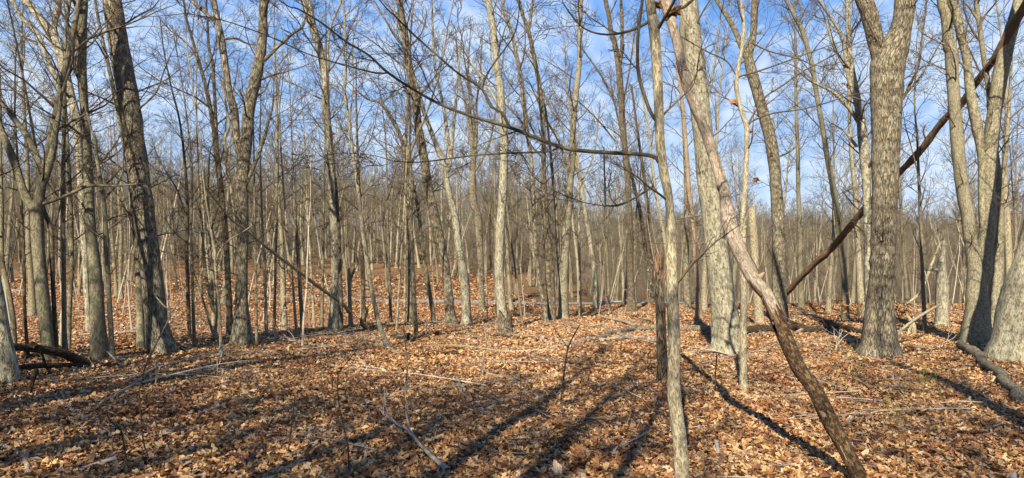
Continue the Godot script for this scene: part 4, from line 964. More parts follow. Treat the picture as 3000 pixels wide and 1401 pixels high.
	tree("straight_tree","smooth","shaded trunk squeezed between the multi-stemmed tree and the far-right trunk","tree","bare trees of the near wood",12.7,17.6,
		[0.001,-0.3,-0.001,0.207,0.001,-0.05,-0.001,0.188,0.001,0.14,-0.001,0.184,0.059,1.256,-0.007,0.163,0.117,2.094,-0.012,0.151,0.156,2.932,-0.016,0.13,0.177,3.771,-0.021,0.109,0.153,4.376,-0.024,0.092,-0.013,5.64,-0.031,0.076,-0.099,6.724,-0.037,0.063,-0.24,7.718,-0.043,0.063,-0.345,8.532,-0.047,0.059,-0.415,9.075,-0.05,0.054,-0.58,10.741,-0.003,0.04,-0.742,12.408,-0.055,0.03,-0.985,14.061,-0.167,0.021,-1.293,15.708,-0.172,0.012],
		[[-0.309,8.442,-0.047,0.036,-0.597,8.894,-0.049,0.032,-0.867,9.166,-0.051,0.023,-1.504,10.183,-0.011,0.014,-2.117,11.217,0.017,0.008],
		[0.178,4.015,-0.022,0.067,0.326,4.737,-0.026,0.059,0.402,5.64,-0.031,0.054,0.479,6.814,-0.038,0.041,0.529,7.989,-0.044,0.032]],{})
	tree("giant_tree","lichen","thick pale trunk cut off by the right edge, leaning outward","tree","bare trees of the near wood",10.357,13.767,
		[-0.004,-0.25,0,0.497,0,0,0,0.452,0.042,0.365,-0.009,0.406,0.16,1.054,-0.025,0.394,0.327,1.71,-0.04,0.355,0.494,2.367,-0.055,0.303,0.634,3.025,-0.071,0.283,0.809,3.685,-0.086,0.27,0.893,4.396,-0.102,0.251,1.019,5.394,-0.126,0.231,1.225,7.115,-0.176,0.194,1.39,8.836,-0.314,0.166,1.447,10.558,-0.511,0.14,1.466,12.281,-0.704,0.117,1.571,13.994,-0.948,0.094,1.601,15.708,-1.207,0.073,1.546,17.421,-1.475,0.052,1.437,19.136,-1.705,0.032,1.233,20.855,-1.798,0.012],
		[],{})
	tree("decayed_snag","lichen","decayed snag with a dark shelf-like stub, right of the massive forked oak","dead tree","broken dead trees",15.439,24,
		[-0.004,-0.496,0,0.314,0,-0.246,0,0.286,0.037,0.294,0,0.217,0.049,1.449,0,0.211,0.037,1.965,0,0.171,0.037,2.395,0,0.126,0.086,2.702,0,0.074,0.098,3.119,0,0.055],
		[[-0.061,2.063,0,0.068,-0.27,2.088,0,0.061,-0.54,2.088,0,0.043]],{"crown":0,"ragged":1})
	tree("slim_tree","grey","thin grey stem between the massive forked oak and the decayed snag","tree","bare trees of the near wood",12.669,20.443,
		[0.008,-0.25,0,0.07,0,0,0,0.063,-0.082,1.717,0.013,0.052,-0.141,3.17,0.025,0.052,-0.211,4.632,0.036,0.042,-0.269,5.883,0.046,0.031,-0.358,7.134,0.056,0.026,-0.347,8.211,0.091,0.018,-0.312,9.287,0.116,0.012],
		[[-0.222,4.84,0.038,0.021,-0.456,5.779,0.045,0.016,-0.615,6.3,0.05,0.016]],{})
	tree("slim_tree","grey","slim far stem close to the right flank of the massive forked oak","tree","bare trees of the near wood",26.668,45,
		[0.003,-0.3,-0.005,0.142,0.003,-0.05,-0.005,0.129,0.003,0.202,-0.005,0.127,-0.142,2.71,-0.072,0.104,-0.299,5.942,-0.159,0.104,-0.452,9.489,-0.253,0.069,-0.599,11.097,-0.252,0.036,-0.768,12.703,-0.212,0.012],
		[],{})
	tree("slim_tree","pale","pale stem behind the right-hand smooth tree, last upright one by the edge","tree","bare trees of the near wood",15.637,21,
		[0.002,-0.3,-0.003,0.135,0.002,-0.05,-0.003,0.122,0.002,0.203,-0.003,0.12,0.043,1.062,-0.015,0.11,0.026,2.567,-0.035,0.105,-0.027,3.719,-0.051,0.105,-0.07,4.722,-0.065,0.095,-0.059,5.802,-0.08,0.065,0.017,6.992,-0.096,0.054,-0.007,8.78,-0.19,0.037,-0.144,10.559,-0.335,0.024,-0.361,12.329,-0.48,0.012],
		[],{})
	tree("sapling","grey","hair-thin stem right of the forked oak's base, first of the thin row","sapling","thin stems among the trees",-6.252,16.331,
		[0.004,-0.25,0,0.04,0,0,0,0.037,-0.042,1.819,-0.052,0.029,-0.087,3.33,-0.095,0.024,-0.124,4.934,-0.14,0.017,-0.162,5.87,-0.186,0.014,-0.199,6.805,-0.253,0.012],
		[],{"crown":0.8})
	tree("sapling","pale","thin grey stem right of the forked oak, second of the thin row","sapling","thin stems among the trees",-6.959,18.913,
		[0.007,-0.25,0,0.06,0,0,0,0.054,-0.07,1.838,-0.026,0.045,-0.154,3.583,-0.05,0.037,-0.218,5.431,-0.076,0.019,-0.225,6.914,-0.162,0.015,-0.284,8.397,-0.199,0.012],
		[],{"crown":0.8})
	tree("sapling","grey","slender stem with cream leaves at its foot, third of the thin row","sapling","thin stems among the trees",-7.203,20.194,
		[-0.002,-0.25,0,0.056,0,0,0,0.051,0.02,1.837,-0.049,0.04,0.048,3.704,-0.098,0.033,0.063,5.684,-0.15,0.021,0.099,6.893,-0.188,0.016,0.207,8.093,-0.301,0.012],
		[],{"crown":0.8})
	tree("sapling","pale","pale stem slanting left, midway along the thin row","sapling","thin stems among the trees",-5.96,18.486,
		[0.013,-0.25,0,0.046,0,0,0,0.042,-0.129,1.847,0.049,0.032,-0.29,3.544,0.093,0.026,-0.401,5.326,0.141,0.019,-0.428,6.286,0.15,0.015,-0.51,7.242,0.165,0.012],
		[],{"crown":0.8})
	tree("sapling","grey","brown stem with a bulge, just past the slanting pale one","sapling","thin stems among the trees",-6.684,21.273,
		[0.013,-0.25,0,0.08,0,0,0,0.072,-0.125,1.848,-0.054,0.06,-0.276,3.815,-0.112,0.05,-0.392,5.903,-0.173,0.022,-0.494,7.829,-0.26,0.016,-0.686,9.741,-0.445,0.012],
		[],{"crown":0.8})
	tree("sapling","pale","two-toned stem two steps left of the mottled grey tree","sapling","thin stems among the trees",-7.408,25,
		[-0.002,-0.3,-0.007,0.071,-0.002,-0.05,-0.007,0.065,-0.002,0.306,-0.007,0.063,-0.133,2.415,-0.058,0.049,-0.291,4.726,-0.113,0.04,-0.411,7.175,-0.171,0.026,-0.467,8.266,-0.128,0.018,-0.58,9.352,-0.13,0.012],
		[],{"crown":0.8})
	tree("sapling","grey","straight wand left of the mottled grey tree's trunk","sapling","thin stems among the trees",-7.126,25,
		[0.002,-0.3,0.008,0.071,0.002,-0.05,0.008,0.065,0.002,0.287,0.008,0.063,0.053,2.362,0.064,0.049,0.112,4.656,0.126,0.04,0.161,7.066,0.191,0.025,0.167,8.211,0.148,0.018,0.134,9.356,0.098,0.012],
		[],{"crown":0.8})
	tree("sapling","pale","pale wand slanting right, between curving trunk and thin dark stem","sapling","thin stems among the trees",-3.845,22.227,
		[-0.012,-0.25,0,0.048,0,0,0,0.044,0.116,1.912,0.022,0.034,0.258,3.957,0.046,0.028,0.362,6.11,0.071,0.023],
		[],{"crown":0.8})
	tree("sapling","grey","grey far wand left of the thin dark stem near centre","sapling","thin stems among the trees",-4.542,25,
		[0.001,-0.3,0.003,0.071,0.001,-0.05,0.003,0.065,0.001,0.129,0.003,0.063,-0.048,1.923,0.052,0.049,-0.107,4.218,0.114,0.04,-0.145,6.629,0.179,0.025,-0.255,7.984,0.298,0.018,-0.407,9.337,0.399,0.012],
		[],{"crown":0.8})
	tree("sapling","pale","short brown stem beside the thin dark stem near centre","sapling","thin stems among the trees",-4.03,25,
		[0,-0.3,0,0.063,0,-0.05,0,0.057,0,0.074,0,0.056,0.025,1.93,0.011,0.043,0.055,4.231,0.025,0.036,0.078,6.658,0.039,0.026,0.092,7.661,-0.013,0.018,0.078,8.661,-0.111,0.012],
		[],{"crown":0.8})
	tree("sapling","grey","thin bowed sapling right of the central stump","sapling","thin stems among the trees",0.397,25,
		[0,-0.3,0,0.055,0,-0.05,0,0.05,0,0.073,0,0.049,-0.259,2.056,-0.005,0.038,-0.576,4.36,-0.011,0.031,-0.806,6.793,-0.017,0.026],
		[],{"crown":0.8})
	tree("sapling","pale","slim stem close behind the broad pale trunk's right side","sapling","thin stems among the trees",3.685,36,
		[0.001,-0.3,-0.007,0.102,0.001,-0.05,-0.007,0.093,0.001,0.292,-0.007,0.091,-0.027,2.409,-0.061,0.071,-0.059,5.734,-0.145,0.058,-0.08,9.261,-0.233,0.037,-0.074,10.049,-0.211,0.023,-0.101,10.837,-0.245,0.012],
		[],{"crown":0.8})
	tree("sapling","grey","slim stem on the rise left of the isolated trunk","sapling","thin stems among the trees",5.269,36,
		[0,-0.3,0,0.091,0,-0.05,0,0.083,0,0.073,0,0.081,-0.099,2.191,-0.005,0.063,-0.219,5.508,-0.013,0.052,-0.307,9.011,-0.021,0.037],
		[],{"crown":0.8})

func fallen_wood() -> void:
	wood("dead_leaning_tree","wood","bare weathered dead trunk leaning across the view, dark bark on its lower half","dead tree","",[2.848,-0.367,-5.25,0.058,2.845,-0.251,-5.45,0.059,2.793,-0.019,-5.65,0.06,2.752,0.143,-5.8,0.065,2.714,0.36,-6,0.061,2.638,0.5,-6.1,0.06,2.597,0.694,-6.25,0.063,2.551,0.929,-6.4,0.066,2.485,1.149,-6.5,0.066,2.395,1.3,-6.6,0.068,2.29,1.612,-6.75,0.072,2.242,1.878,-6.9,0.075,2.25,2.06,-7,0.068,2.241,2.211,-7.05,0.058,2.185,2.568,-7.2,0.056,2.129,2.838,-7.3,0.054,2.021,3.235,-7.45,0.053,1.965,3.429,-7.5,0.057,1.937,3.666,-7.6,0.053,1.892,4.027,-7.7,0.055,1.848,4.353,-7.85,0.065,1.799,4.573,-7.9,0.069,1.71,5.08,-8.05,0.063],[],-1)
	wood("fallen_limb","reddead","long dark reddish fallen limb propped diagonally against the right-hand multi-stemmed tree","fallen limb","fallen wood in the leaf litter",[11.123,-1.088,-28.3,0.13,11.329,-0.503,-27.5,0.127,11.603,0.549,-26,0.132,11.859,1.429,-24.6,0.13,11.975,2.281,-23.4,0.129,12.06,2.955,-22.4,0.129,12.365,3.764,-21.4,0.118,12.558,4.412,-20.5,0.118,12.641,4.878,-20,0.12,12.669,5.279,-19.4,0.107,12.681,5.524,-18.8,0.108,12.621,5.924,-18.2,0.113,12.528,6.379,-17.3,0.108,12.541,6.807,-16.9,0.109,12.581,7.386,-16.4,0.106,12.61,7.927,-16,0.088],[[12.56,4.651,-20.2,0.03,12.395,4.945,-20.1,0.024,12.405,5.134,-20,0.012],
		[12.596,5.807,-18.3,0.035,12.742,5.57,-18.2,0.02],
		[12.528,6.663,-17,0.03,12.671,6.331,-16.9,0.016],
		[11.699,0.888,-25.4,0.03,11.459,1.189,-25.3,0.014],
		[12.124,2.589,-23,0.03,11.771,2.883,-23,0.022,11.359,3.413,-23,0.012],
		[11.975,2.281,-23.4,0.03,12.335,1.945,-23.4,0.02]],0)
	wood("leaning_pole","pale","thin bare pole leaning down right between the forked tree and mottled tree","fallen limb","fallen wood in the leaf litter",[-6.334,2.817,-13.6,0.014,-6.317,2.678,-13.9,0.018,-6.187,2.167,-14.6,0.022,-6.044,1.883,-15.2,0.027,-5.82,1.389,-16.2,0.033,-5.592,0.867,-17.4,0.04,-5.369,0.29,-18.8,0.048,-5.138,-0.269,-20.2,0.057,-5.094,-0.627,-21,0.064],[],0)
	wood("leaning_pole","splitwood","dark lower piece of broken pole with a bright yellow split end","fallen limb","fallen wood in the leaf litter",[-4.65,-1.379,-22,0.071,-4.875,-1.003,-21.6,0.07,-4.775,-0.825,-21.5,0.079,-4.622,-0.616,-21.4,0.064],[],0)
	wood("fallen_log","rot","dark mossy log propped above the ground at the left edge","log","fallen wood in the leaf litter",[-7.904,0.122,-9.9,0.055,-7.83,0.053,-10.2,0.061,-7.777,-0.066,-10.8,0.067,-7.599,-0.24,-11.3,0.073,-7.586,-0.435,-11.7,0.081,-7.412,-0.619,-12.1,0.086,-7.158,-0.727,-12.4,0.091,-6.889,-0.754,-12.7,0.082,-6.648,-0.739,-12.9,0.053],[[-7.71,-0.055,-10.8,0.05,-7.782,-0.011,-10.8,0.05,-7.812,-0.113,-10.75,0.02,-7.896,-0.515,-10.7,0.014],
		[-7.627,-0.121,-10.8,0.02,-7.458,-0.378,-10.7,0.012,-7.323,-0.576,-10.6,0.008]],0)
	wood("fallen_log","mossrot","thinner mossy log lying below the propped log at the left edge","log","fallen wood in the leaf litter",[-7.984,-0.293,-10,0.037,-7.792,-0.292,-10.15,0.04,-7.705,-0.345,-10.7,0.039,-7.522,-0.494,-11.6,0.037,-7.305,-0.657,-12.2,0.037],[],0)
	wood("broken_stub","rot","small brown broken stub standing below the left logs","stump","",[-6.6,-0.492,-9.108,0.037,-6.6,-0.442,-9.108,0.037,-6.558,-0.265,-9.108,0.035,-6.521,-0.139,-9.108,0.04,-6.479,-0.078,-9.108,0.023],[],0)
	wood("half_buried_log","mossrot","flat mossy log half buried in leaves, left foreground","log","fallen wood in the leaf litter",[-5.443,-0.361,-8.29,0.048,-5.33,-0.358,-8.229,0.047,-5.149,-0.362,-8.23,0.049,-5.048,-0.354,-8.22,0.047,-4.919,-0.377,-8.21,0.042,-4.737,-0.367,-8.197,0.049,-4.61,-0.361,-8.19,0.038,-4.508,-0.358,-8.184,0.035,-4.357,-0.361,-8.271,0.036,-4.217,-0.382,-8.273,0.037],[],0)
	wood("stick","palewood","pale grey stick lying diagonally in the left foreground, longest there","stick","sticks lying on the leaves",[-6.31,-0.558,-12.005,0.022,-6.192,-0.527,-11.63,0.021,-6.057,-0.498,-11.229,0.022,-5.931,-0.476,-10.83,0.022,-5.775,-0.466,-10.432,0.024,-5.625,-0.437,-10.003,0.025,-5.485,-0.419,-9.57,0.022,-5.401,-0.41,-9.249,0.026,-5.272,-0.37,-8.94,0.018,-5.173,-0.354,-8.639,0.024,-5.158,-0.351,-8.536,0.025,-5.127,-0.327,-8.433,0.024,-5.082,-0.317,-8.299,0.023,-5.045,-0.337,-8.125,0.017,-4.977,-0.328,-8.004,0.011,-4.952,-0.321,-7.853,0.011,-4.934,-0.314,-7.683,0.011],[],0)
	wood("stick","palewood","pale broken stick left of the longest diagonal stick","stick","sticks lying on the leaves",[-6.596,-0.418,-9.407,0.012,-6.438,-0.415,-9.241,0.011,-6.264,-0.396,-9.066,0.013,-6.107,-0.393,-8.906,0.011,-5.976,-0.377,-8.738,0.015,-5.82,-0.367,-8.558,0.018,-5.681,-0.354,-8.398,0.017,-5.501,-0.332,-8.2,0.017,-5.306,-0.331,-8.006,0.02,-5.131,-0.313,-7.802,0.022,-4.978,-0.316,-7.653,0.017,-4.843,-0.302,-7.513,0.02,-4.675,-0.301,-7.361,0.02],[],0)
	wood("stick","palewood","curved greenish stick in the bottom left corner","stick","sticks lying on the leaves",[-5.043,-0.267,-6.483,0.022,-4.973,-0.265,-6.438,0.016,-4.921,-0.268,-6.41,0.018,-4.803,-0.265,-6.318,0.018,-4.684,-0.266,-6.26,0.02,-4.601,-0.275,-6.191,0.017,-4.507,-0.263,-6.099,0.023,-4.41,-0.267,-6.009,0.021,-4.308,-0.266,-5.897,0.019,-4.19,-0.264,-5.766,0.019,-4.12,-0.265,-5.663,0.02,-4.025,-0.26,-5.586,0.019],[],0)
	wood("stick","palewood","thin arching twig above the pale broken stick, left foreground","stick","sticks lying on the leaves",[-5.808,-0.324,-7.668,0.006,-5.837,-0.329,-7.797,0.007,-5.868,-0.336,-7.927,0.006,-5.895,-0.346,-8.055,0.006,-5.908,-0.355,-8.214,0.007,-5.914,-0.362,-8.373,0.008,-5.972,-0.37,-8.543,0.01,-6.035,-0.388,-8.72,0.011,-6.084,-0.395,-8.905,0.009,-6.271,-0.403,-9.098,0.011,-6.452,-0.408,-9.272,0.011,-6.632,-0.42,-9.458,0.011,-6.859,-0.428,-9.727,0.009,-7.08,-0.442,-10.009,0.012,-7.292,-0.459,-10.288,0.011,-7.583,-0.489,-10.605,0.012,-7.893,-0.515,-10.941,0.016,-8.189,-0.539,-11.268,0.016],[],0)
	wood("fallen_branch","palewood","grey lichen-flecked branch curving at the bottom, left of the nearest pale trunk","branch","fallen wood in the leaf litter",[0.588,-0.559,-8.905,0.034,0.618,-0.514,-8.585,0.035,0.584,-0.491,-8.266,0.032,0.58,-0.472,-7.931,0.036,0.612,-0.461,-7.601,0.034,0.621,-0.429,-7.281,0.035,0.61,-0.396,-6.971,0.036,0.596,-0.386,-6.753,0.031,0.631,-0.359,-6.555,0.036,0.64,-0.353,-6.384,0.035,0.681,-0.332,-6.237,0.027,0.648,-0.349,-6.134,0.027,0.677,-0.328,-6.015,0.03,0.747,-0.332,-5.837,0.028,0.777,-0.308,-5.705,0.027],[],0)
	wood("stick","palewood","grey broken stick alone in the sunny centre foreground","stick","sticks lying on the leaves",[-0.527,-0.733,-12.262,0.022,-0.479,-0.722,-12.138,0.027,-0.431,-0.727,-12,0.03,-0.365,-0.718,-11.89,0.029,-0.295,-0.714,-11.766,0.03,-0.227,-0.725,-11.663,0.038,-0.131,-0.714,-11.592,0.035,-0.035,-0.711,-11.455,0.033,0.036,-0.704,-11.329,0.031,0.074,-0.706,-11.149,0.034],[],0)
	wood("stick","palewood","short grey stick on the shadow edge, centre foreground","stick","sticks lying on the leaves",[-0.922,-0.691,-11.116,0.021,-0.891,-0.69,-10.924,0.02,-0.832,-0.682,-10.743,0.022,-0.809,-0.67,-10.543,0.026,-0.764,-0.648,-10.164,0.023,-0.666,-0.623,-9.806,0.019,-0.613,-0.611,-9.433,0.021],[],0)
	wood("stick","pale","long pale curved twig across the central leaves","stick","sticks lying on the leaves",[-2.163,-0.91,-16.258,0.017,-2.011,-0.922,-16.339,0.016,-1.838,-0.923,-16.44,0.019,-1.692,-0.937,-16.527,0.016,-1.501,-0.929,-16.506,0.02,-1.284,-0.933,-16.481,0.018,-1.085,-0.94,-16.44,0.019,-0.897,-0.938,-16.25,0.015,-0.742,-0.931,-16.052,0.02,-0.568,-0.918,-15.852,0.018,-0.419,-0.917,-15.715,0.016,-0.248,-0.925,-15.591,0.012,-0.079,-0.915,-15.453,0.013],[],0)
	wood("fallen_log","rot","short flat log with a dark hollow below, centre left","log","fallen wood in the leaf litter",[-2.077,-0.842,-14.24,0.036,-2.03,-0.844,-14.454,0.034,-1.912,-0.86,-14.69,0.05,-1.869,-0.861,-14.905,0.052,-1.731,-0.837,-14.936,0.05,-1.623,-0.866,-14.915,0.059,-1.452,-0.867,-14.93,0.054,-1.313,-0.845,-14.916,0.053,-1.167,-0.876,-14.937,0.049,-1.032,-0.883,-14.943,0.05],[],0)
	wood("fallen_log","rot","black rotten log end between the curving trunk and thin dark stem","log","fallen wood in the leaf litter",[-3.424,-1.121,-19.009,0.12,-3.281,-1.108,-19.119,0.108,-3.14,-1.132,-19.173,0.104,-2.964,-1.085,-19.142,0.099,-2.921,-1.077,-18.909,0.085,-2.75,-1.132,-18.788,0.093],[],0)
	wood("fallen_branch","palewood","grey twig-like branch pointing at the thin dark stem, centre left","branch","fallen wood in the leaf litter",[-2.503,-1.183,-18.96,0.02,-2.461,-1.199,-19.451,0.032,-2.444,-1.191,-19.926,0.037,-2.404,-1.208,-20.425,0.049,-2.387,-1.209,-20.519,0.039,-2.289,-1.208,-20.66,0.048,-2.231,-1.216,-20.763,0.059,-2.087,-1.234,-20.716,0.051,-1.97,-1.226,-20.724,0.046,-1.802,-1.239,-20.712,0.046],[],0)
	wood("fallen_log","rot","dark log reaching right from the central stump's foot","log","fallen wood in the leaf litter",[-0.67,-1.223,-20.133,0.043,-0.413,-1.158,-19.65,0.049,-0.224,-1.107,-19.132,0.058,0,-1.068,-18.685,0.057,0.185,-1.083,-18.515,0.059,0.361,-1.055,-18.388,0.062,0.561,-1.048,-18.281,0.056],[],0)
	wood("fallen_branch","palewood","pale lichen branch continuing right of the central stump's log","branch","fallen wood in the leaf litter",[0.413,-1.025,-17.949,0.058,0.542,-1.026,-18.053,0.045,0.701,-1.053,-18.112,0.061,0.863,-1.043,-18.129,0.051,1.011,-1.053,-18.129,0.065,1.123,-1.056,-18.057,0.055,1.29,-1.031,-18,0.067,1.338,-1.016,-17.822,0.056,1.478,-0.991,-17.643,0.057,1.495,-0.998,-17.389,0.043],[],0)
	wood("fallen_log","palewood","long pale-barked fallen branch in the centre, lowest of three","log","fallen wood in the leaf litter",[0.405,-0.916,-15.498,0.043,0.508,-0.905,-15.571,0.042,0.677,-0.903,-15.727,0.048,0.808,-0.898,-15.798,0.05,0.954,-0.892,-15.841,0.061,1.108,-0.892,-16.006,0.064,1.232,-0.885,-16.047,0.053,1.375,-0.898,-16.37,0.069,1.488,-0.917,-16.579,0.063,1.641,-0.926,-16.873,0.071,1.858,-0.955,-17.353,0.064,1.952,-1.014,-17.745,0.074,2.195,-1.041,-18.254,0.064,2.396,-1.061,-18.184,0.076,2.623,-1.057,-18.183,0.075,2.789,-1.021,-18.164,0.076,3.01,-1.023,-18.309,0.073,3.136,-1.06,-18.565,0.072,3.368,-1.056,-18.805,0.077,3.423,-1.089,-18.571,0.062,3.595,-1.027,-18.437,0.067,3.637,-1.036,-18.221,0.06],[],0)
	wood("fallen_log","rotpale","bent fallen branch joining the pale log behind the rotten snag","log","fallen wood in the leaf litter",[2.192,-1.012,-17.701,0.053,2.361,-1.055,-18.286,0.073,2.582,-1.041,-18.767,0.081,2.766,-1.099,-19.301,0.072,2.902,-1.09,-19.781,0.072,3.088,-1.169,-20.236,0.076,3.35,-1.186,-20.779,0.087,3.695,-1.21,-21.377,0.089,3.907,-1.269,-21.85,0.097,4.197,-1.275,-22.471,0.083,4.346,-1.32,-22.337,0.095,4.472,-1.267,-22.252,0.111,4.547,-1.263,-22.211,0.092,4.748,-1.219,-22.126,0.089,4.862,-1.301,-22.014,0.096,4.935,-1.246,-21.916,0.102,5.234,-1.246,-21.973,0.092,5.435,-1.266,-21.872,0.099,5.602,-1.221,-21.894,0.088,5.757,-1.234,-21.76,0.095,5.947,-1.171,-21.466,0.104,6.112,-1.171,-21.327,0.103,6.146,-1.172,-21.271,0.106,6.354,-1.121,-21.043,0.079,6.378,-1.166,-20.947,0.087],[],0)
	wood("fallen_branch","palewood","thin fallen branch slanting into the bent log from upper left","branch","fallen wood in the leaf litter",[4.365,-2.214,-34.118,0.061,4.244,-2.032,-32.108,0.058,4.193,-1.84,-30.043,0.066,4.153,-1.656,-27.983,0.065,4.238,-1.586,-27.072,0.067,4.252,-1.502,-26.123,0.068,4.246,-1.421,-25.14,0.069,4.207,-1.345,-24.288,0.067,4.255,-1.333,-23.448,0.059,4.181,-1.293,-22.691,0.069],[],0)
	wood("fallen_log","rot","dark mossy log lying behind the leaning dead trunk","log","fallen wood in the leaf litter",[7.072,-1.129,-20.32,0.094,7.349,-1.128,-20.648,0.135,7.581,-1.109,-20.798,0.124,7.869,-1.138,-21.064,0.123,8.394,-1.188,-21.381,0.126,8.585,-1.192,-21.947,0.126,9.099,-1.226,-22.223,0.145,9.302,-1.273,-22.05,0.129,9.342,-1.153,-21.702,0.126,9.386,-1.215,-21.327,0.129,9.687,-1.188,-21.313,0.103,9.924,-1.18,-21.437,0.095,10.215,-1.239,-21.463,0.095],[],0)
	wood("fallen_log","palewood","pale peeled log end beside the dark mossy log","log","fallen wood in the leaf litter",[8.706,-1.191,-20.496,0.043,8.982,-1.193,-20.868,0.057,9.228,-1.199,-21.252,0.06,9.503,-1.22,-21.593,0.061,9.603,-1.226,-21.503,0.058,9.644,-1.176,-21.458,0.07,9.727,-1.203,-21.308,0.071],[],0)
	wood("fallen_log","rot","dark fallen log pointing down right before the massive forked oak","log","fallen wood in the leaf litter",[12.354,-1.576,-27.122,0.086,12.235,-1.578,-26.322,0.104,12.006,-1.477,-25.455,0.098,11.879,-1.487,-24.693,0.112,11.442,-1.386,-23.48,0.082,11.186,-1.284,-22.375,0.095,10.84,-1.2,-21.181,0.107,10.773,-1.191,-20.601,0.09,10.657,-1.135,-20.118,0.079,10.632,-1.117,-19.6,0.076],[],0)
	wood("fallen_log","rotpale","thick grey log with flaking bark by the right edge","log","fallen wood in the leaf litter",[10.888,-0.853,-16.179,0.091,10.61,-0.823,-15.684,0.092,10.337,-0.785,-15.101,0.096,10.081,-0.778,-14.538,0.122,9.669,-0.765,-13.718,0.1,9.22,-0.679,-13.117,0.086,8.725,-0.623,-12.265,0.094,8.414,-0.57,-11.647,0.078,8.044,-0.533,-10.949,0.087,7.672,-0.483,-10.41,0.088,7.407,-0.424,-10.038,0.087,7.155,-0.41,-9.616,0.088,6.965,-0.4,-9.165,0.077,6.743,-0.397,-8.889,0.087,6.612,-0.413,-8.543,0.082,6.492,-0.386,-8.291,0.085],[],0)
	wood("fallen_log","palewood","short grey log segment right of the massive forked oak","log","fallen wood in the leaf litter",[9.602,-0.972,-16.575,0.077,9.644,-0.985,-16.46,0.071,9.795,-0.972,-16.386,0.073,9.808,-0.947,-16.242,0.08,9.815,-0.933,-16.117,0.071,9.984,-0.912,-16.054,0.059,10.014,-0.928,-15.948,0.066],[],0)
	wood("fallen_branch","rotpale","sunken grey branch below the short grey log segment","branch","fallen wood in the leaf litter",[8.887,-0.834,-14.21,0.03,8.905,-0.827,-13.991,0.032,8.981,-0.81,-13.847,0.042,8.998,-0.774,-13.629,0.039,8.996,-0.733,-13.421,0.037,8.974,-0.72,-13.141,0.039,8.996,-0.719,-12.926,0.036],[],0)
	wood("broken_branch","pale","pale curved broken branch propped beside the massive forked oak's right side","branch","fallen wood in the leaf litter",[9.335,-0.766,-16.2,0.033,9.651,-0.615,-16.6,0.038,10.29,-0.452,-17.2,0.04,11.156,-0.294,-18,0.037,12.223,-0.152,-19,0.029],[],0)
	wood("broken_stub","pale","small pale forked stub near the propped broken branch","stump","",[12.136,-1.281,-20.131,0.082,12.136,-1.231,-20.131,0.082,12.116,-0.922,-20.131,0.072,12.033,-0.747,-20.131,0.067,11.91,-0.623,-20.131,0.057],[[12.095,-0.87,-20.131,0.052,11.992,-1.056,-20.131,0.046,11.951,-1.221,-20.131,0.046]],0)
	wood("leaning_pole","pale","pale thin pole leaning right behind the decayed snag","fallen limb","fallen wood in the leaf litter",[16.664,-0.918,-27,0.055,16.692,-0.2,-27,0.055,16.996,0.671,-27,0.055,17.245,1.32,-27,0.048,17.48,1.707,-27,0.041],[],0)
	wood("leaning_pole","pale","short pale pole leaning low between massive oak and thin grey stem","fallen limb","fallen wood in the leaf litter",[17.068,-1.187,-29,0.052,17.513,-0.86,-29,0.059,17.81,-0.563,-29,0.045],[],0)
	wood("stick","palewood","thin pale stick left of the massive forked oak's shadow","stick","sticks lying on the leaves",[6.12,-0.804,-13.589,0.014,6.36,-0.82,-13.937,0.014,6.607,-0.84,-14.302,0.015,6.863,-0.852,-14.656,0.018,7.165,-0.88,-15.156,0.022,7.424,-0.913,-15.679,0.022,7.724,-0.954,-16.195,0.025,7.896,-0.972,-16.498,0.018,8.029,-0.993,-16.784,0.018,8.205,-1.029,-17.092,0.019],[],0)
	wood("stick","palewood","pale slender stick pointing to the massive forked oak's foot","stick","sticks lying on the leaves",[7.243,-0.917,-15.3,0.019,7.266,-0.892,-15.049,0.017,7.267,-0.881,-14.788,0.02,7.292,-0.866,-14.54,0.017,7.194,-0.843,-14.089,0.016,7.101,-0.829,-13.654,0.014,6.99,-0.804,-13.234,0.015],[],0)
	wood("stick","palewood","pale short branch left of the leaning trunk's dark lower part","stick","sticks lying on the leaves",[3.148,-0.423,-7.237,0.012,3.198,-0.414,-7.225,0.014,3.257,-0.415,-7.233,0.017,3.334,-0.415,-7.182,0.019,3.383,-0.404,-7.146,0.018],[],0)
	wood("stick","palewood","pinkish grey stub poking out right of the leaning trunk","stick","sticks lying on the leaves",[3.706,-0.406,-7.465,0.025,3.778,-0.421,-7.589,0.022,3.874,-0.408,-7.686,0.02,3.963,-0.418,-7.805,0.025,4.034,-0.412,-7.912,0.023,4.136,-0.432,-8.057,0.022,4.23,-0.433,-8.167,0.027],[],0)
	wood("stick","palewood","long thin stick at lower right centre, left of leaning trunk","stick","sticks lying on the leaves",[2.582,-0.468,-7.531,0.007,2.647,-0.459,-7.442,0.008,2.706,-0.45,-7.344,0.009,2.725,-0.44,-7.215,0.009,2.762,-0.429,-7.082,0.009,2.78,-0.418,-6.963,0.01,2.797,-0.409,-6.835,0.008,2.82,-0.397,-6.712,0.009,2.832,-0.388,-6.588,0.007],[],0)
	wood("stick","palewood","dark knobby stick near the nearest pale trunk's foot","stick","sticks lying on the leaves",[1.078,-0.369,-6.384,0.009,1.21,-0.369,-6.446,0.011,1.328,-0.38,-6.489,0.013,1.407,-0.378,-6.412,0.01,1.507,-0.369,-6.332,0.009],[],0)
	wood("stick","palewood","pale stick under the second pale young trunk","stick","sticks lying on the leaves",[3.626,-0.677,-11.655,0.028,3.775,-0.684,-11.649,0.029,3.875,-0.67,-11.65,0.031,4.001,-0.665,-11.639,0.019,4.114,-0.674,-11.65,0.013],[],0)
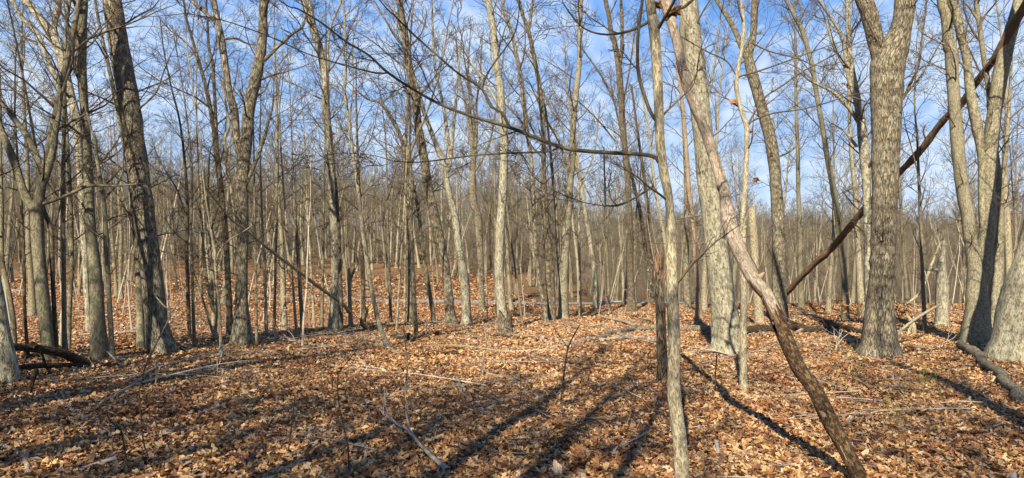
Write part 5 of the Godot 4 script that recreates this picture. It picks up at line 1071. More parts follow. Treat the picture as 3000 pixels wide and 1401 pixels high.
	wood("stick","palewood","slender grey stick, centre left foreground among shaded leaves","stick","sticks lying on the leaves",[-2.12,-0.368,-6.576,0.004,-2.02,-0.363,-6.478,0.006,-1.931,-0.355,-6.387,0.006,-1.835,-0.35,-6.289,0.008,-1.748,-0.347,-6.205,0.006,-1.667,-0.339,-6.114,0.007,-1.586,-0.334,-6.018,0.007],[],0)
	wood("stick","palewood","small grey stick in the shaded bottom centre","stick","sticks lying on the leaves",[-0.344,-0.378,-6.715,0.011,-0.239,-0.383,-6.704,0.012,-0.154,-0.378,-6.696,0.014,-0.091,-0.372,-6.615,0.01,-0.033,-0.372,-6.543,0.009],[],0)
	wood("stick","palewood","dark twig lying left of the curving trunk's foot","stick","sticks lying on the leaves",[-3.686,-0.805,-13.986,0.017,-3.701,-0.826,-14.244,0.018,-3.68,-0.844,-14.501,0.021,-3.697,-0.857,-14.744,0.017,-3.667,-0.866,-14.877,0.019,-3.604,-0.878,-14.996,0.02,-3.555,-0.882,-15.103,0.018,-3.439,-0.866,-14.982,0.015,-3.29,-0.868,-14.879,0.016],[],0)
	wood("stick","pale","thin stick crossing behind the two trees left of centre","stick","sticks lying on the leaves",[-2.757,-1.037,-17.959,0.014,-2.765,-1.049,-18.616,0.015,-2.765,-1.063,-19.29,0.016,-2.757,-1.07,-19.954,0.019,-2.8,-1.132,-21.256,0.025,-2.89,-1.2,-22.583,0.025,-2.936,-1.276,-23.904,0.03,-2.667,-1.313,-24.255,0.021,-2.444,-1.354,-24.588,0.021,-2.17,-1.413,-24.945,0.021],[],0)
	wood("fallen_branch","rot","dark branch on the rise before the isolated trunk","branch","fallen wood in the leaf litter",[5.646,-1.926,-31.52,0.045,5.601,-1.8,-29.796,0.05,5.462,-1.699,-28.115,0.05,5.42,-1.552,-26.475,0.048,5.321,-1.472,-25.54,0.047,5.222,-1.431,-24.641,0.043,5.154,-1.366,-23.696,0.039],[],0)
	wood("fallen_branch","palewood","thin pale branch along the crest left of the isolated trunk","branch","fallen wood in the leaf litter",[6.56,-2.854,-48.927,0.07,6.705,-2.762,-47.641,0.074,6.786,-2.629,-46.276,0.06,6.909,-2.532,-45,0.062,7.147,-2.535,-45.037,0.067,7.517,-2.513,-45.027,0.056,7.738,-2.542,-45,0.062],[],0)
	wood("rotten_stump","wood","rotten wood chunk at the bottom edge beside the grey branch's end","stump","",[0.603,-0.405,-5.691,0.044,0.603,-0.355,-5.691,0.044,0.6,-0.323,-5.691,0.041,0.594,-0.285,-5.691,0.032],[],0)
	wood("whip","pale","tall bare whip rising in the left centre foreground before the hollow log","sapling","thin whips in the leaf litter",[-1.174,-0.527,-7.673,0.012,-1.174,-0.477,-7.673,0.012,-1.198,-0.261,-7.673,0.01,-1.229,-0.014,-7.673,0.01,-1.202,0.233,-7.673,0.008,-1.241,0.603,-7.673,0.008,-1.249,0.72,-7.673,0.006],[[-1.229,-0.014,-7.673,0.006,-1.335,0.033,-7.673,0.006,-1.461,0.151,-7.673,0.004]],0)
	wood("whip","dark","dark bent whip left of the tall bare whip, forked at its top","sapling","thin whips in the leaf litter",[-1.436,-0.411,-5.884,0.008,-1.436,-0.361,-5.884,0.008,-1.448,-0.141,-5.884,0.008,-1.479,0.015,-5.884,0.006,-1.533,0.289,-5.884,0.006,-1.536,0.512,-5.884,0.005],[[-1.536,0.512,-5.884,0.005,-1.476,0.587,-5.884,0.003,-1.355,0.738,-5.884,0.003],
		[-1.536,0.512,-5.884,0.003,-1.641,0.557,-5.884,0.003,-1.732,0.648,-5.884,0.003]],0)
	wood("whip","dark","straight leaning whip in the left foreground with a tiny side shoot","sapling","thin whips in the leaf litter",[-2.145,-0.438,-6.379,0.008,-2.145,-0.388,-6.379,0.008,-2.119,-0.159,-6.379,0.007,-2.076,0.184,-6.379,0.005],[[-2.083,0.102,-6.379,0.003,-2.115,0.167,-6.379,0.003]],0)
	wood("whip","dark","dark slim whip standing above the curving grey branch","sapling","thin whips in the leaf litter",[0.634,-0.657,-8.848,0.014,0.634,-0.607,-8.848,0.014,0.688,-0.118,-8.848,0.011,0.752,0.276,-8.848,0.009,0.906,0.57,-8.848,0.005],[[0.743,0.253,-8.848,0.005,0.634,0.412,-8.848,0.005,0.543,0.548,-8.848,0.005]],0)
	wood("whip","dark","long wavy whip beside the pale diagonal stick, left foreground","sapling","thin whips in the leaf litter",[-3.402,-0.401,-6.249,0.01,-3.402,-0.351,-6.249,0.01,-3.447,-0.233,-6.249,0.008,-3.47,-0.067,-6.249,0.008,-3.492,0.211,-6.249,0.008,-3.476,0.359,-6.249,0.008,-3.409,0.573,-6.249,0.008,-3.291,0.79,-6.249,0.006],[],0)
	wood("whip","pale","pale bent wand arching before the big dark oak's base","sapling","thin whips in the leaf litter",[-6.702,-0.696,-12.239,0.019,-6.702,-0.646,-12.239,0.019,-6.577,-0.301,-12.239,0.019,-6.389,0.043,-12.239,0.016,-6.264,0.344,-12.239,0.016,-6.376,0.463,-12.239,0.013,-6.564,0.67,-12.239,0.009],[[-6.264,0.344,-12.239,0.013,-6.076,0.576,-12.239,0.009,-5.963,0.764,-12.239,0.006]],0)
	wood("whip","dark","dark crooked whip hanging under the pale diagonal stick","sapling","thin whips in the leaf litter",[-3.239,-0.366,-5.615,0.011,-3.239,-0.316,-5.615,0.011,-3.253,-0.138,-5.615,0.01,-3.27,-0.023,-5.615,0.01,-3.296,0.092,-5.615,0.01,-3.377,0.164,-5.615,0.009,-3.417,0.25,-5.615,0.009],[],0)
	wood("whip","pale","short bare whip on the slope near the forked oak","sapling","thin whips in the leaf litter",[-4.882,-0.626,-11.079,0.011,-4.882,-0.576,-11.079,0.011,-4.893,-0.423,-11.079,0.011,-4.899,-0.225,-11.079,0.009],[],0)
	wood("whip","pale","little forked whip by the pale diagonal stick's upper end","sapling","thin whips in the leaf litter",[-5.31,-0.56,-9.938,0.01,-5.31,-0.51,-9.938,0.01,-5.3,-0.281,-9.938,0.01,-5.305,-0.128,-9.938,0.01],[[-5.305,-0.159,-9.938,0.008,-5.361,-0.098,-9.938,0.008],
		[-5.305,-0.159,-9.938,0.008,-5.259,-0.088,-9.938,0.008]],0)
	wood("whip","pale","white-tipped whip standing above the short flat log","sapling","thin whips in the leaf litter",[-0.524,-0.815,-11.91,0.012,-0.524,-0.765,-11.91,0.012,-0.512,-0.491,-11.91,0.012,-0.457,-0.125,-11.91,0.012,-0.5,0.118,-11.91,0.009],[[-0.475,-0.125,-11.91,0.009,-0.64,-0.247,-11.91,0.006],
		[-0.488,-0.247,-11.91,0.009,-0.305,-0.034,-11.91,0.006]],0)
	wood("whip","dark","reddish little whip near the lone grey stick, centre","sapling","thin whips in the leaf litter",[0.125,-0.767,-10.169,0.008,0.125,-0.717,-10.169,0.008,0.135,-0.535,-10.169,0.008,0.125,-0.327,-10.169,0.008],[],0)
	wood("whip","dark","dark thin whip behind the second pale young trunk's left","sapling","thin whips in the leaf litter",[3.105,-0.696,-10.197,0.01,3.105,-0.646,-10.197,0.01,3.116,-0.307,-10.197,0.01,3.131,-0.072,-10.197,0.008],[],0)
	wood("whip","dark","lone upright whip in the bottom right foreground","sapling","thin whips in the leaf litter",[3.413,-0.406,-5.759,0.006,3.413,-0.356,-5.759,0.006,3.407,-0.185,-5.759,0.006,3.395,-0.008,-5.759,0.004],[],0)
	wood("whip","pale","curving thin whip between nearest pale trunk and leaning trunk","sapling","thin whips in the leaf litter",[1.656,-0.399,-5.707,0.007,1.656,-0.349,-5.707,0.007,1.642,-0.226,-5.707,0.006,1.642,-0.109,-5.707,0.006,1.7,0.007,-5.707,0.004],[[1.68,-0.022,-5.707,0.003,1.606,0.095,-5.707,0.003,1.563,0.197,-5.707,0.003]],0)
	wood("whip","pale","thin whip rising left of the nearest pale trunk's foot","sapling","thin whips in the leaf litter",[1.349,-0.584,-7.915,0.006,1.349,-0.534,-7.915,0.006,1.389,-0.425,-7.915,0.006,1.422,-0.303,-7.915,0.006],[],0)

# ------------------------------------------------------------------ ground
func forest_floor() -> void:
	var s := Shape.new()
	var rings := 190
	var around := 240
	var radius := 0.8
	for i in rings:
		for k in around:
			var a := TAU * k / around
			var x := sin(a) * radius
			var d := cos(a) * radius
			s.v.append(Vector3(x, height(x, d), -d))
			s.uv.append(Vector2(x, d))
			s.n.append(Vector3(-(height(x + .2, d) - height(x - .2, d)) / .4, 1.0, (height(x, d + .2) - height(x, d - .2)) / .4).normalized())
			var q := patch_noise.get_noise_2d(x * 0.25, d * 0.25)
			s.c.append(Color(1, 1, 1) * clampf(0.85 + 0.3 * q, 0.5, 1.0))
		if i:
			var lo := (i - 1) * around
			var hi := lo + around
			for k in around:
				var k2 := (k + 1) % around
				s.ix.append_array([lo + k, hi + k, hi + k2, lo + k, hi + k2, lo + k2])
		radius *= 1.0345
	var mid := s.v.size()
	s.v.append(Vector3.ZERO)
	s.n.append(Vector3.UP)
	s.uv.append(Vector2.ZERO)
	s.c.append(Color(0.9, 0.9, 0.9))
	for k in around:
		s.ix.append_array([mid, k, (k + 1) % around])
	var o := part("forest_floor", s.commit(), mat.floor, self)
	o.set_meta("kind", "structure")
	o.set_meta("label", "gently falling forest floor covered with brown fallen leaves")
	o.set_meta("category", "ground")

func road() -> void:
	var line := PackedVector3Array([Vector3(-75, 0, -66), Vector3(-50, 0, -63.5), Vector3(-38, 0, -61), Vector3(-25, 0, -57), Vector3(-13, 0, -53.5), Vector3(-6, 0, -51.8), Vector3(0, 0, -50.6), Vector3(6, 0, -50), Vector3(14, 0, -50)])
	var ww := PackedFloat32Array()
	ww.resize(line.size())
	ww.fill(1.0)
	var p: PackedVector3Array = spline(line, ww, 0.8)[0]
	var s := Shape.new()
	for i in p.size():
		var t := (p[mini(i + 1, p.size() - 1)] - p[maxi(i - 1, 0)]).normalized()
		var side := t.cross(Vector3.UP)
		var wide := 1.5 + 0.12 * rough_noise.get_noise_1d(i * 0.7)
		for k in 7:
			var f := (k / 6.0 * 2.0 - 1.0)
			var q := p[i] + side * f * wide
			var y := height(q.x, -q.z) + (0.07 if absf(f) < 0.99 else -0.1)
			s.v.append(Vector3(q.x, y, q.z))
			s.n.append(Vector3.UP)
			s.uv.append(Vector2(k * 0.4, i * 0.5))
			s.c.append(Color(1, 1, 1) * (0.9 - 0.25 * absf(absf(f) - 0.45)))
		if i:
			var lo := (i - 1) * 7
			for k in 6:
				s.ix.append_array([lo + k, lo + k + 8, lo + k + 1, lo + k, lo + k + 7, lo + k + 8])
	var o := part("road", s.commit(), mat.road, self)
	o.set_meta("kind", "structure")
	o.set_meta("label", "pale narrow road crossing the hollow behind the trees")
	o.set_meta("category", "road")

# ------------------------------------------------------------------ fallen leaves
func leaf_mesh(k: int) -> ArrayMesh:
	var r := RandomNumberGenerator.new()
	r.seed = 100 + k
	var lobed := k < 5
	var half := [0.015, 0.15, 0.09, 0.27, 0.13, 0.33, 0.15, 0.20, 0.02] if lobed else [0.02, 0.16, 0.24, 0.29, 0.30, 0.26, 0.19, 0.10, 0.01]
	var curl := r.randf_range(-0.9, 0.9)
	var cup := r.randf_range(-0.5, 0.8)
	var twist := r.randf_range(-0.8, 0.8)
	var s := Shape.new()
	var m := half.size()
	for i in m:
		var x := float(i) / (m - 1) - 0.5
		var bend := Vector3(sin(x * (1.0 + absf(curl))) , curl * (x * x - 0.1), r.randf_range(-.03, .03))
		for e in [-1.0, 0.0, 1.0]:
			var w: float = half[i] * (1.0 + r.randf_range(-0.18, 0.18))
			var lift: float = absf(e) * w * cup + e * w * twist * x * 2.0 + r.randf_range(-0.02, 0.02)
			s.v.append(bend + Vector3((-0.05 if lobed and i % 2 == 1 else 0.0) * absf(e) * -1.0, lift, e * w * (1.0 - 0.25 * absf(cup))))
			s.uv.append(Vector2(x, e))
			s.c.append(Color(1, 1, 1) * (0.82 if e == 0.0 else 1.0))
			s.n.append(Vector3.UP)
		if i:
			var b := (i - 1) * 3
			for q in 2:
				s.ix.append_array([b + q, b + q + 3, b + q + 4, b + q, b + q + 4, b + q + 1])
	for i in m:
		for e in 3:
			var h := i * 3 + e
			var du := s.v[mini(i + 1, m - 1) * 3 + e] - s.v[maxi(i - 1, 0) * 3 + e]
			var dv := s.v[i * 3 + mini(e + 1, 2)] - s.v[i * 3 + maxi(e - 1, 0)]
			var nn := dv.cross(du)
			s.n[h] = (nn if nn.y > 0.0 else -nn).normalized() if nn.length() > 1e-9 else Vector3.UP
	return s.commit()

func leaf_pose(x: float, d: float, size: float, lift: float) -> Transform3D:
	var b := Basis.from_euler(Vector3(rng.randfn(0.0, 0.48), rng.randf() * TAU, rng.randfn(0.0, 0.48)))
	if rng.randf() < 0.4:
		b = b * Basis(Vector3.RIGHT, PI)
	return Transform3D(b.scaled_local(Vector3.ONE * size), Vector3(x, height(x, d) + lift, -d))

func leaf_color(x: float, d: float) -> Color:
	# older, darker leaves show in patches where the wind has moved the newer ones
	var f := rng.randf()
	var u := x / d
	var low := 0.55 if u < 0.05 and d > lerpf(15.0, 31.0, clampf((u + 0.54) / 0.54, 0.0, 1.0)) else 0.0
	if f < 0.9 and rng.randf() < low or f < 0.9 and patch_noise.get_noise_2d(x * 0.55 + 40.0, d * 0.4) > rng.randf_range(-0.25, 0.75):
		f = rng.randf_range(0.42, 0.9)
	return leaf_tone(f) * rng.randf_range(0.85, 1.1)

# Leaves blown against the foot of a trunk or along a log.
func heap(spots: Array, at: Vector3, r: float, many: int) -> void:
	for i in many:
		var a := rng.randf() * TAU
		var q := r * rng.randf_range(0.95, 1.0) + absf(rng.randfn(0.0, 0.5)) * (0.07 + r * 0.5)
		var x := at.x + cos(a) * q
		var d := -at.z + sin(a) * q
		var k := rng.randi() % leaf_meshes.size()
		spots[k][0].append(leaf_pose(x, d, rng.randf_range(0.06, 0.12), 0.02 + rng.randf() * 0.10 * exp(-(q - r) / 0.1)))
		spots[k][1].append(leaf_color(x, d))

func leaf_litter() -> void:
	var spots := []
	for k in leaf_meshes.size():
		spots.append([[], PackedColorArray()])
	# the nearest 300 lie singly: leaves one can pick out along the bottom of the view
	var floor: Node3D = get_node("forest_floor")
	var tones := []
	for k in 14:
		var m: StandardMaterial3D = mat.leaf.duplicate()
		m.albedo_color = (leaf_tone((k + 0.5) / 14.0) * 0.74).linear_to_srgb()
		tones.append(m)
	for i in 300:
		var d := rng.randf_range(4.75, 6.6)
		var x := rng.randf_range(-0.80, 0.80) * d
		var o := MeshInstance3D.new()
		o.name = "leaf"
		o.mesh = leaf_meshes[rng.randi() % leaf_meshes.size()]
		o.material_override = tones[rng.randi() % 14]
		o.transform = leaf_pose(x, d, rng.randf_range(0.075, 0.13), rng.randf_range(0.035, 0.06))
		floor.add_child(o, true)
	var bands := [[4.2, 12.0, 980.0, 0.045, 0.092], [12.0, 24.0, 440.0, 0.055, 0.115], [24.0, 44.0, 120.0, 0.085, 0.15], [44.0, 62.0, 50.0, 0.11, 0.2], [62.0, 82.0, 9.0, 0.2, 0.36]]
	for b in bands:
		var area: float = 0.82 * (b[1] * b[1] - b[0] * b[0])
		for i in int(area * b[2]):
			var d := sqrt(rng.randf_range(b[0] * b[0], b[1] * b[1]))
			var x := rng.randf_range(-0.82, 0.82) * d
			if d > 44.0 and x > 2.0 or d > 60.0 and x > -2.0:
				continue
			var k := rng.randi() % leaf_meshes.size()
			var drift := patch_noise.get_noise_2d(x * 0.9, d * 0.9)
			spots[k][0].append(leaf_pose(x, d, rng.randf_range(b[3], b[4]), 0.012 + rng.randf() * 0.035 + drift * 0.02))
			spots[k][1].append(leaf_color(x, d))
	for h in heaps:
		heap(spots, h[0], h[1], h[2])
	for k in spots.size():
		var mm := MultiMesh.new()
		mm.transform_format = MultiMesh.TRANSFORM_3D
		mm.use_colors = true
		mm.mesh = leaf_meshes[k]
		mm.instance_count = spots[k][0].size()
		for i in mm.instance_count:
			mm.set_instance_transform(i, spots[k][0][i])
			mm.set_instance_color(i, spots[k][1][i])
		var o := MultiMeshInstance3D.new()
		o.name = numbered("leaf_litter")
		o.multimesh = mm
		o.material_override = mat.leaf
		o.set_meta("kind", "stuff")
		o.set_meta("label", "loose brown and tan dead leaves covering the forest floor")
		o.set_meta("category", "dead leaves")
		o.set_meta("group", "fallen leaves on the forest floor")
		add_child(o)

func twig_litter() -> void:
	var s := Shape.new()
	tube(s, PackedVector3Array([Vector3(-.5, 0, 0), Vector3(-.2, .02, .04), Vector3(.15, 0, -.02), Vector3(.5, .03, .03)]), PackedFloat32Array([.012, .010, .008, .004]), 4, Color(1, 1, 1))
	tube(s, PackedVector3Array([Vector3(0, .01, 0), Vector3(.2, .08, .14)]), PackedFloat32Array([.007, .003]), 3, Color(1, 1, 1))
	var mm := MultiMesh.new()
	mm.transform_format = MultiMesh.TRANSFORM_3D
	mm.use_colors = true
	mm.mesh = s.commit()
	mm.instance_count = 2600
	for i in mm.instance_count:
		var d := sqrt(rng.randf_range(18.0, 1500.0))
		var x := rng.randf_range(-0.82, 0.82) * d
		var size := 0.2 + 0.8 * pow(rng.randf(), 2.0)
		var b := Basis.from_euler(Vector3(rng.randf_range(-.15, .15), rng.randf() * TAU, rng.randf_range(-.2, .25)))
		mm.set_instance_transform(i, Transform3D(b.scaled_local(Vector3(size, size * .8, size * .8)), Vector3(x, height(x, d) + 0.05, -d)))
		mm.set_instance_color(i, Color(0.46, 0.40, 0.32).lerp(Color(0.10, 0.07, 0.05), rng.randf()))
	var o := MultiMeshInstance3D.new()
	o.name = "twig_litter"
	o.multimesh = mm
	o.material_override = mat.twig
	o.set_meta("kind", "stuff")
	o.set_meta("label", "small broken twigs scattered over the fallen leaves")
	o.set_meta("category", "twigs")
	add_child(o)

# Fallen branches with their side twigs, sunk among the leaves.
func brushwood() -> void:
	for k in 3:
		var s := Shape.new()
		grow(s, Vector3.ZERO, Vector3(1, 0.03, 0), 1.6, 0.020, 2, {"wiggle": 0.13, "rise": -0.01, "tip": 0.004, "kids": [0, 2, 4, 4], "col": Color(1, 1, 1)})
		for i in s.v.size():
			s.v[i].y *= 0.35
		var mm := MultiMesh.new()
		mm.transform_format = MultiMesh.TRANSFORM_3D
		mm.use_colors = true
		mm.mesh = s.commit()
		mm.instance_count = 120
		for i in mm.instance_count:
			var d := sqrt(rng.randf_range(30.0, 1300.0))
			var x := rng.randf_range(-0.8, 0.8) * d
			var size := rng.randf_range(0.5, 1.8)
			mm.set_instance_transform(i, Transform3D(Basis.from_euler(Vector3(rng.randf_range(-.3, .3), rng.randf() * TAU, rng.randf_range(-.03, .08))).scaled_local(Vector3.ONE * size), Vector3(x, height(x, d) + 0.055, -d)))
			mm.set_instance_color(i, Color(0.50, 0.45, 0.37).lerp(Color(0.13, 0.10, 0.075), rng.randf()))
		var o := MultiMeshInstance3D.new()
		o.name = numbered("brushwood")
		o.multimesh = mm
		o.material_override = mat.twig
		o.set_meta("kind", "stuff")
		o.set_meta("label", "small fallen branches strewn among the leaves")
		o.set_meta("category", "branches")
		o.set_meta("group", "small fallen branches among the leaves")
		add_child(o)

# ------------------------------------------------------------------ the wood behind
func make_tree(h: float, r: float, pale: Color, fork: bool, full: bool, sway := 0.075, lush := 1.0, tip := 0.0065) -> Array:
	var p := PackedVector3Array([Vector3(0, -0.3, 0)])
	var w := PackedFloat32Array([r * 1.3])
	var d := Vector3(rng.randf_range(-sway, sway) * 1.4, 1, rng.randf_range(-sway, sway) * 1.4).normalized()
	for i in 9:
		d = (d + Vector3(rng.randf_range(-sway, sway), .1, rng.randf_range(-sway, sway))).normalized()
		p.append(p[i] + d * h / 9.0)
		w.append(lerpf(r, 0.015, pow((i + 1) / 9.0, 0.85)))
	var s := Shape.new()
	var o := {"sides": 8, "step": 0.9, "bump": 0.08, "tint": pale, "flare": 0.4, "off": rng.randf() * 10.0, "tile": Vector2(0.45, 0.9)}
	var done := trunk(s, p, w, o)
	var tw := Shape.new()
	var g := {"wiggle": 0.15, "rise": 0.05, "tip": tip, "kids": [0, 4, 6, 6], "col": Color(0.16, 0.135, 0.098)}
	var runs := [done]
	if fork:
		var at: Vector3 = p[4]
		var dd := (d + Vector3(rng.randf_range(-.5, .5), 0.2, rng.randf_range(-.5, .5))).normalized()
		var p2 := PackedVector3Array([at])
		var w2 := PackedFloat32Array([w[4] * 0.8])
		for i in 5:
			dd = (dd + Vector3(rng.randf_range(-.08, .08), .15, rng.randf_range(-.08, .08))).normalized()
			p2.append(p2[i] + dd * h * 0.1)
			w2.append(lerpf(w[4] * 0.8, 0.015, (i + 1) / 5.0))
		runs.append(trunk(s, p2, w2, o))
	for run in runs:
		var rp: PackedVector3Array = spline(run[0], run[1], 0.3)[0]
		var rr: PackedFloat32Array = spline(run[0], run[1], 0.3)[1]
		crown_on(tw, rp, rr, {"from": h * 0.2, "gap": 0.45 if full else 0.6, "seen": 100.0, "reach": h * 0.17 * lush, "g": g})
	return [s, tw]

const TREE_KINDS := [
	["tall thin grey tree", Color(0.74, 0.70, 0.60)],
	["bare brownish tree", Color(0.78, 0.71, 0.60)],
	["pale straight tree", Color(0.95, 0.90, 0.78)],
	["bare forked tree", Color(0.68, 0.62, 0.52)],
]
# what one sees in front of a part of the wood, from left to right: (x over distance, name)
const MARKS := [[-0.70, "the forked tree at far left"], [-0.62, "the curved grey trunk"], [-0.55, "the big dark oak"], [-0.43, "the dark trunk left of the forked oak"], [-0.36, "the tall forked tree"], [-0.27, "the mottled grey tree"],
	[-0.205, "the slender curving trunk"], [-0.145, "the thin dark stem near centre"], [-0.085, "the pair left of centre"], [-0.015, "the pale trunk with the stump"], [0.055, "the twin-stemmed tree"], [0.10, "the broad pale trunk"], [0.18, "the isolated trunk on the rise"],
	[0.245, "the nearest pale trunk"], [0.32, "the broad lichen giant"], [0.40, "the high-forking trunk"], [0.49, "the bowed grey trunk"], [0.56, "the massive forked oak"], [0.635, "the decayed snag"], [0.70, "the smooth multi-stemmed tree"]]
const NTH := ["first", "second", "third", "fourth", "fifth", "sixth", "seventh", "eighth", "ninth", "tenth", "eleventh", "twelfth", "thirteenth", "fourteenth", "fifteenth", "sixteenth", "seventeenth", "eighteenth", "nineteenth", "twentieth"]
var counted := {}

func nth(i: int) -> String:
	return NTH[i] if i < 20 else "twenty-" + NTH[i - 20] if i < 29 else "thirtieth" if i == 29 else "thirty-" + NTH[i - 30]


func where(what: String, x: float, d: float) -> String:
	var best: String = MARKS[0][1]
	var gap := 9.0
	for m in MARKS:
		if absf(x / d - m[0]) < gap:
			gap = absf(x / d - m[0])
			best = m[1]
	var key := what + best
	counted[key] = counted.get(key, -1) + 1
	return "%s, %s nearest beyond %s" % [what, nth(counted[key]), best]

func background_trees() -> void:
	var kinds := []
	for k in 8:
		var h := rng.randf_range(13.0, 18.5)
		kinds.append(make_tree(h, h * rng.randf_range(0.0075, 0.0105), TREE_KINDS[k % 4][1], k % 4 == 3, true))
	var spots := []
	# jittered rows from near to far
	var d := 27.0
	while d < 78.0:
		var gap := 5.4
		var x := -0.86 * d + rng.randf() * gap
		while x < 0.86 * d:
			var px := x + rng.randf_range(-.48, .48) * gap
			var pd := d + rng.randf_range(-.5, .5) * gap
			var u := px / pd
			var on_road := px < 15.0 and absf(pd - (50.0 + 13.0 * sst(0.0, 0.7, -u))) < 3.4
			var keep := rng.randf() < (0.45 if pd < 42.0 else 0.85) * (0.4 if u > -0.42 and u < -0.2 else 1.0)
			if keep and not on_road:
				spots.append([pd, px])
			x += gap
		d += gap
	var near_count := spots.size()
	while d < 265.0:
		var gap := 3.3 + d * 0.006
		var x := -0.88 * d + rng.randf() * gap
		while x < 0.88 * d:
			if patch_noise.get_noise_2d(x * 0.045, d * 0.045) < -0.28 and rng.randf() < 0.75:
				x += gap
				continue
			if d > lerpf(92.0, 70.0, sst(-0.3, 0.1, x / d)) or rng.randf() < 0.3:
				spots.append([d + rng.randf_range(-.5, .5) * gap, x + rng.randf_range(-.48, .48) * gap, lerpf(1.3, 1.0, sst(-0.25, 0.15, x / d))])
			x += gap
		d += gap
	var protos := {}
	var far := []
	for k in 4:
		far.append([])
	for i in spots.size():
		var k := rng.randi() % 8
		var pd: float = spots[i][0]
		var px: float = spots[i][1]
		var size: float = rng.randf_range(0.78, 1.12) * (spots[i][2] if spots[i].size() > 2 else 1.0)
		var turn := rng.randf() * TAU
		var at := Vector3(px, height(px, pd), -pd)
		if i < near_count:
			var t: Node3D
			if not protos.has(k):
				t = thing("woodland_tree", "", "tree", at, "trees on the wooded slope behind")
				part("trunk", (kinds[k][0] as Shape).commit(), mat.smooth if k % 4 != 1 else mat.furrow, t)
				part("crown", (kinds[k][1] as Shape).commit(), mat.twig, t, true)
				protos[k] = t
			else:
				t = protos[k].duplicate()
				t.name = numbered("woodland_tree")
				add_child(t)
				t.position = at
			t.set_meta("label", where(TREE_KINDS[k % 4][0], px, pd))
			t.rotation = Vector3(rng.randf_range(-.05, .05), turn, rng.randf_range(-.05, .05))
			t.scale = Vector3.ONE * size
		else:
			far[rng.randi() % 4].append(Transform3D(Basis.from_euler(Vector3(rng.randf_range(-.10, .10), turn, rng.randf_range(-.10, .10))).scaled_local(Vector3.ONE * size), at))
	for k in 4:
		var tall := rng.randf_range(12.0, 15.5)
		var made := make_tree(tall, tall * 0.0115, Color(1.0, 0.95, 0.83) * (1.0 if k % 2 else 0.7), k % 2 == 0, true)
		var mesh := (made[0] as Shape).commit()
		(made[1] as Shape).commit(mesh)
		mesh.surface_set_material(0, mat.smooth)
		mesh.surface_set_material(1, mat.twig)
		var mm := MultiMesh.new()
		mm.transform_format = MultiMesh.TRANSFORM_3D
		mm.mesh = mesh
		mm.instance_count = far[k].size()
		for i in mm.instance_count:
			mm.set_instance_transform(i, far[k][i])
		var o := MultiMeshInstance3D.new()
		o.name = numbered("far_woods")
		o.multimesh = mm
		o.set_meta("kind", "stuff")
		o.set_meta("label", "distant bare wood covering the hill beyond the road")
		o.set_meta("category", "woods")
		o.set_meta("group", "distant bare wood on the hill")
		add_child(o)
	brush()

# Thin undergrowth between the far trunks: a mass of stems and twigs nobody could count.
func brush() -> void:
	for k in 2:
		var s := Shape.new()
		for j in 5:
			grow(s, Vector3(rng.randf_range(-.7, .7), -0.1, rng.randf_range(-.7, .7)), (Vector3.UP + rv(0.28)).normalized(), rng.randf_range(3.0, 5.6), 0.03, 3, {"wiggle": 0.12, "rise": 0.12, "tip": 0.006, "kids": [0, 4, 5, 7], "col": Color(0.20, 0.17, 0.125)})
		var mesh := s.commit()
		mesh.surface_set_material(0, mat.twig)
		var at: Array[Transform3D] = []
		var d := 64.0
		while d < 190.0:
			var gap := 3.9 + d * 0.012
			var x := -0.86 * d + rng.randf() * gap
			while x < 0.86 * d:
				var px := x + rng.randf_range(-.5, .5) * gap
				var pd := d + rng.randf_range(-.5, .5) * gap
				if pd > lerpf(108.0, 64.0, sst(-0.3, 0.15, px / pd)) + rng.randf_range(-6, 14):
					at.append(Transform3D(Basis(Vector3.UP, rng.randf() * TAU).scaled_local(Vector3.ONE * rng.randf_range(0.6, 1.25)), Vector3(px, height(px, pd), -pd)))
				x += gap
			d += gap
		var mm := MultiMesh.new()
		mm.transform_format = MultiMesh.TRANSFORM_3D
		mm.mesh = mesh
		mm.instance_count = at.size()
		for i in at.size():
			mm.set_instance_transform(i, at[i])
		var o := MultiMeshInstance3D.new()
		o.name = numbered("undergrowth")
		o.multimesh = mm
		o.set_meta("kind", "stuff")
		o.set_meta("label", "thin bare undergrowth filling the far wood")
		o.set_meta("category", "undergrowth")
		o.set_meta("group", "undergrowth of the far wood")
		add_child(o)

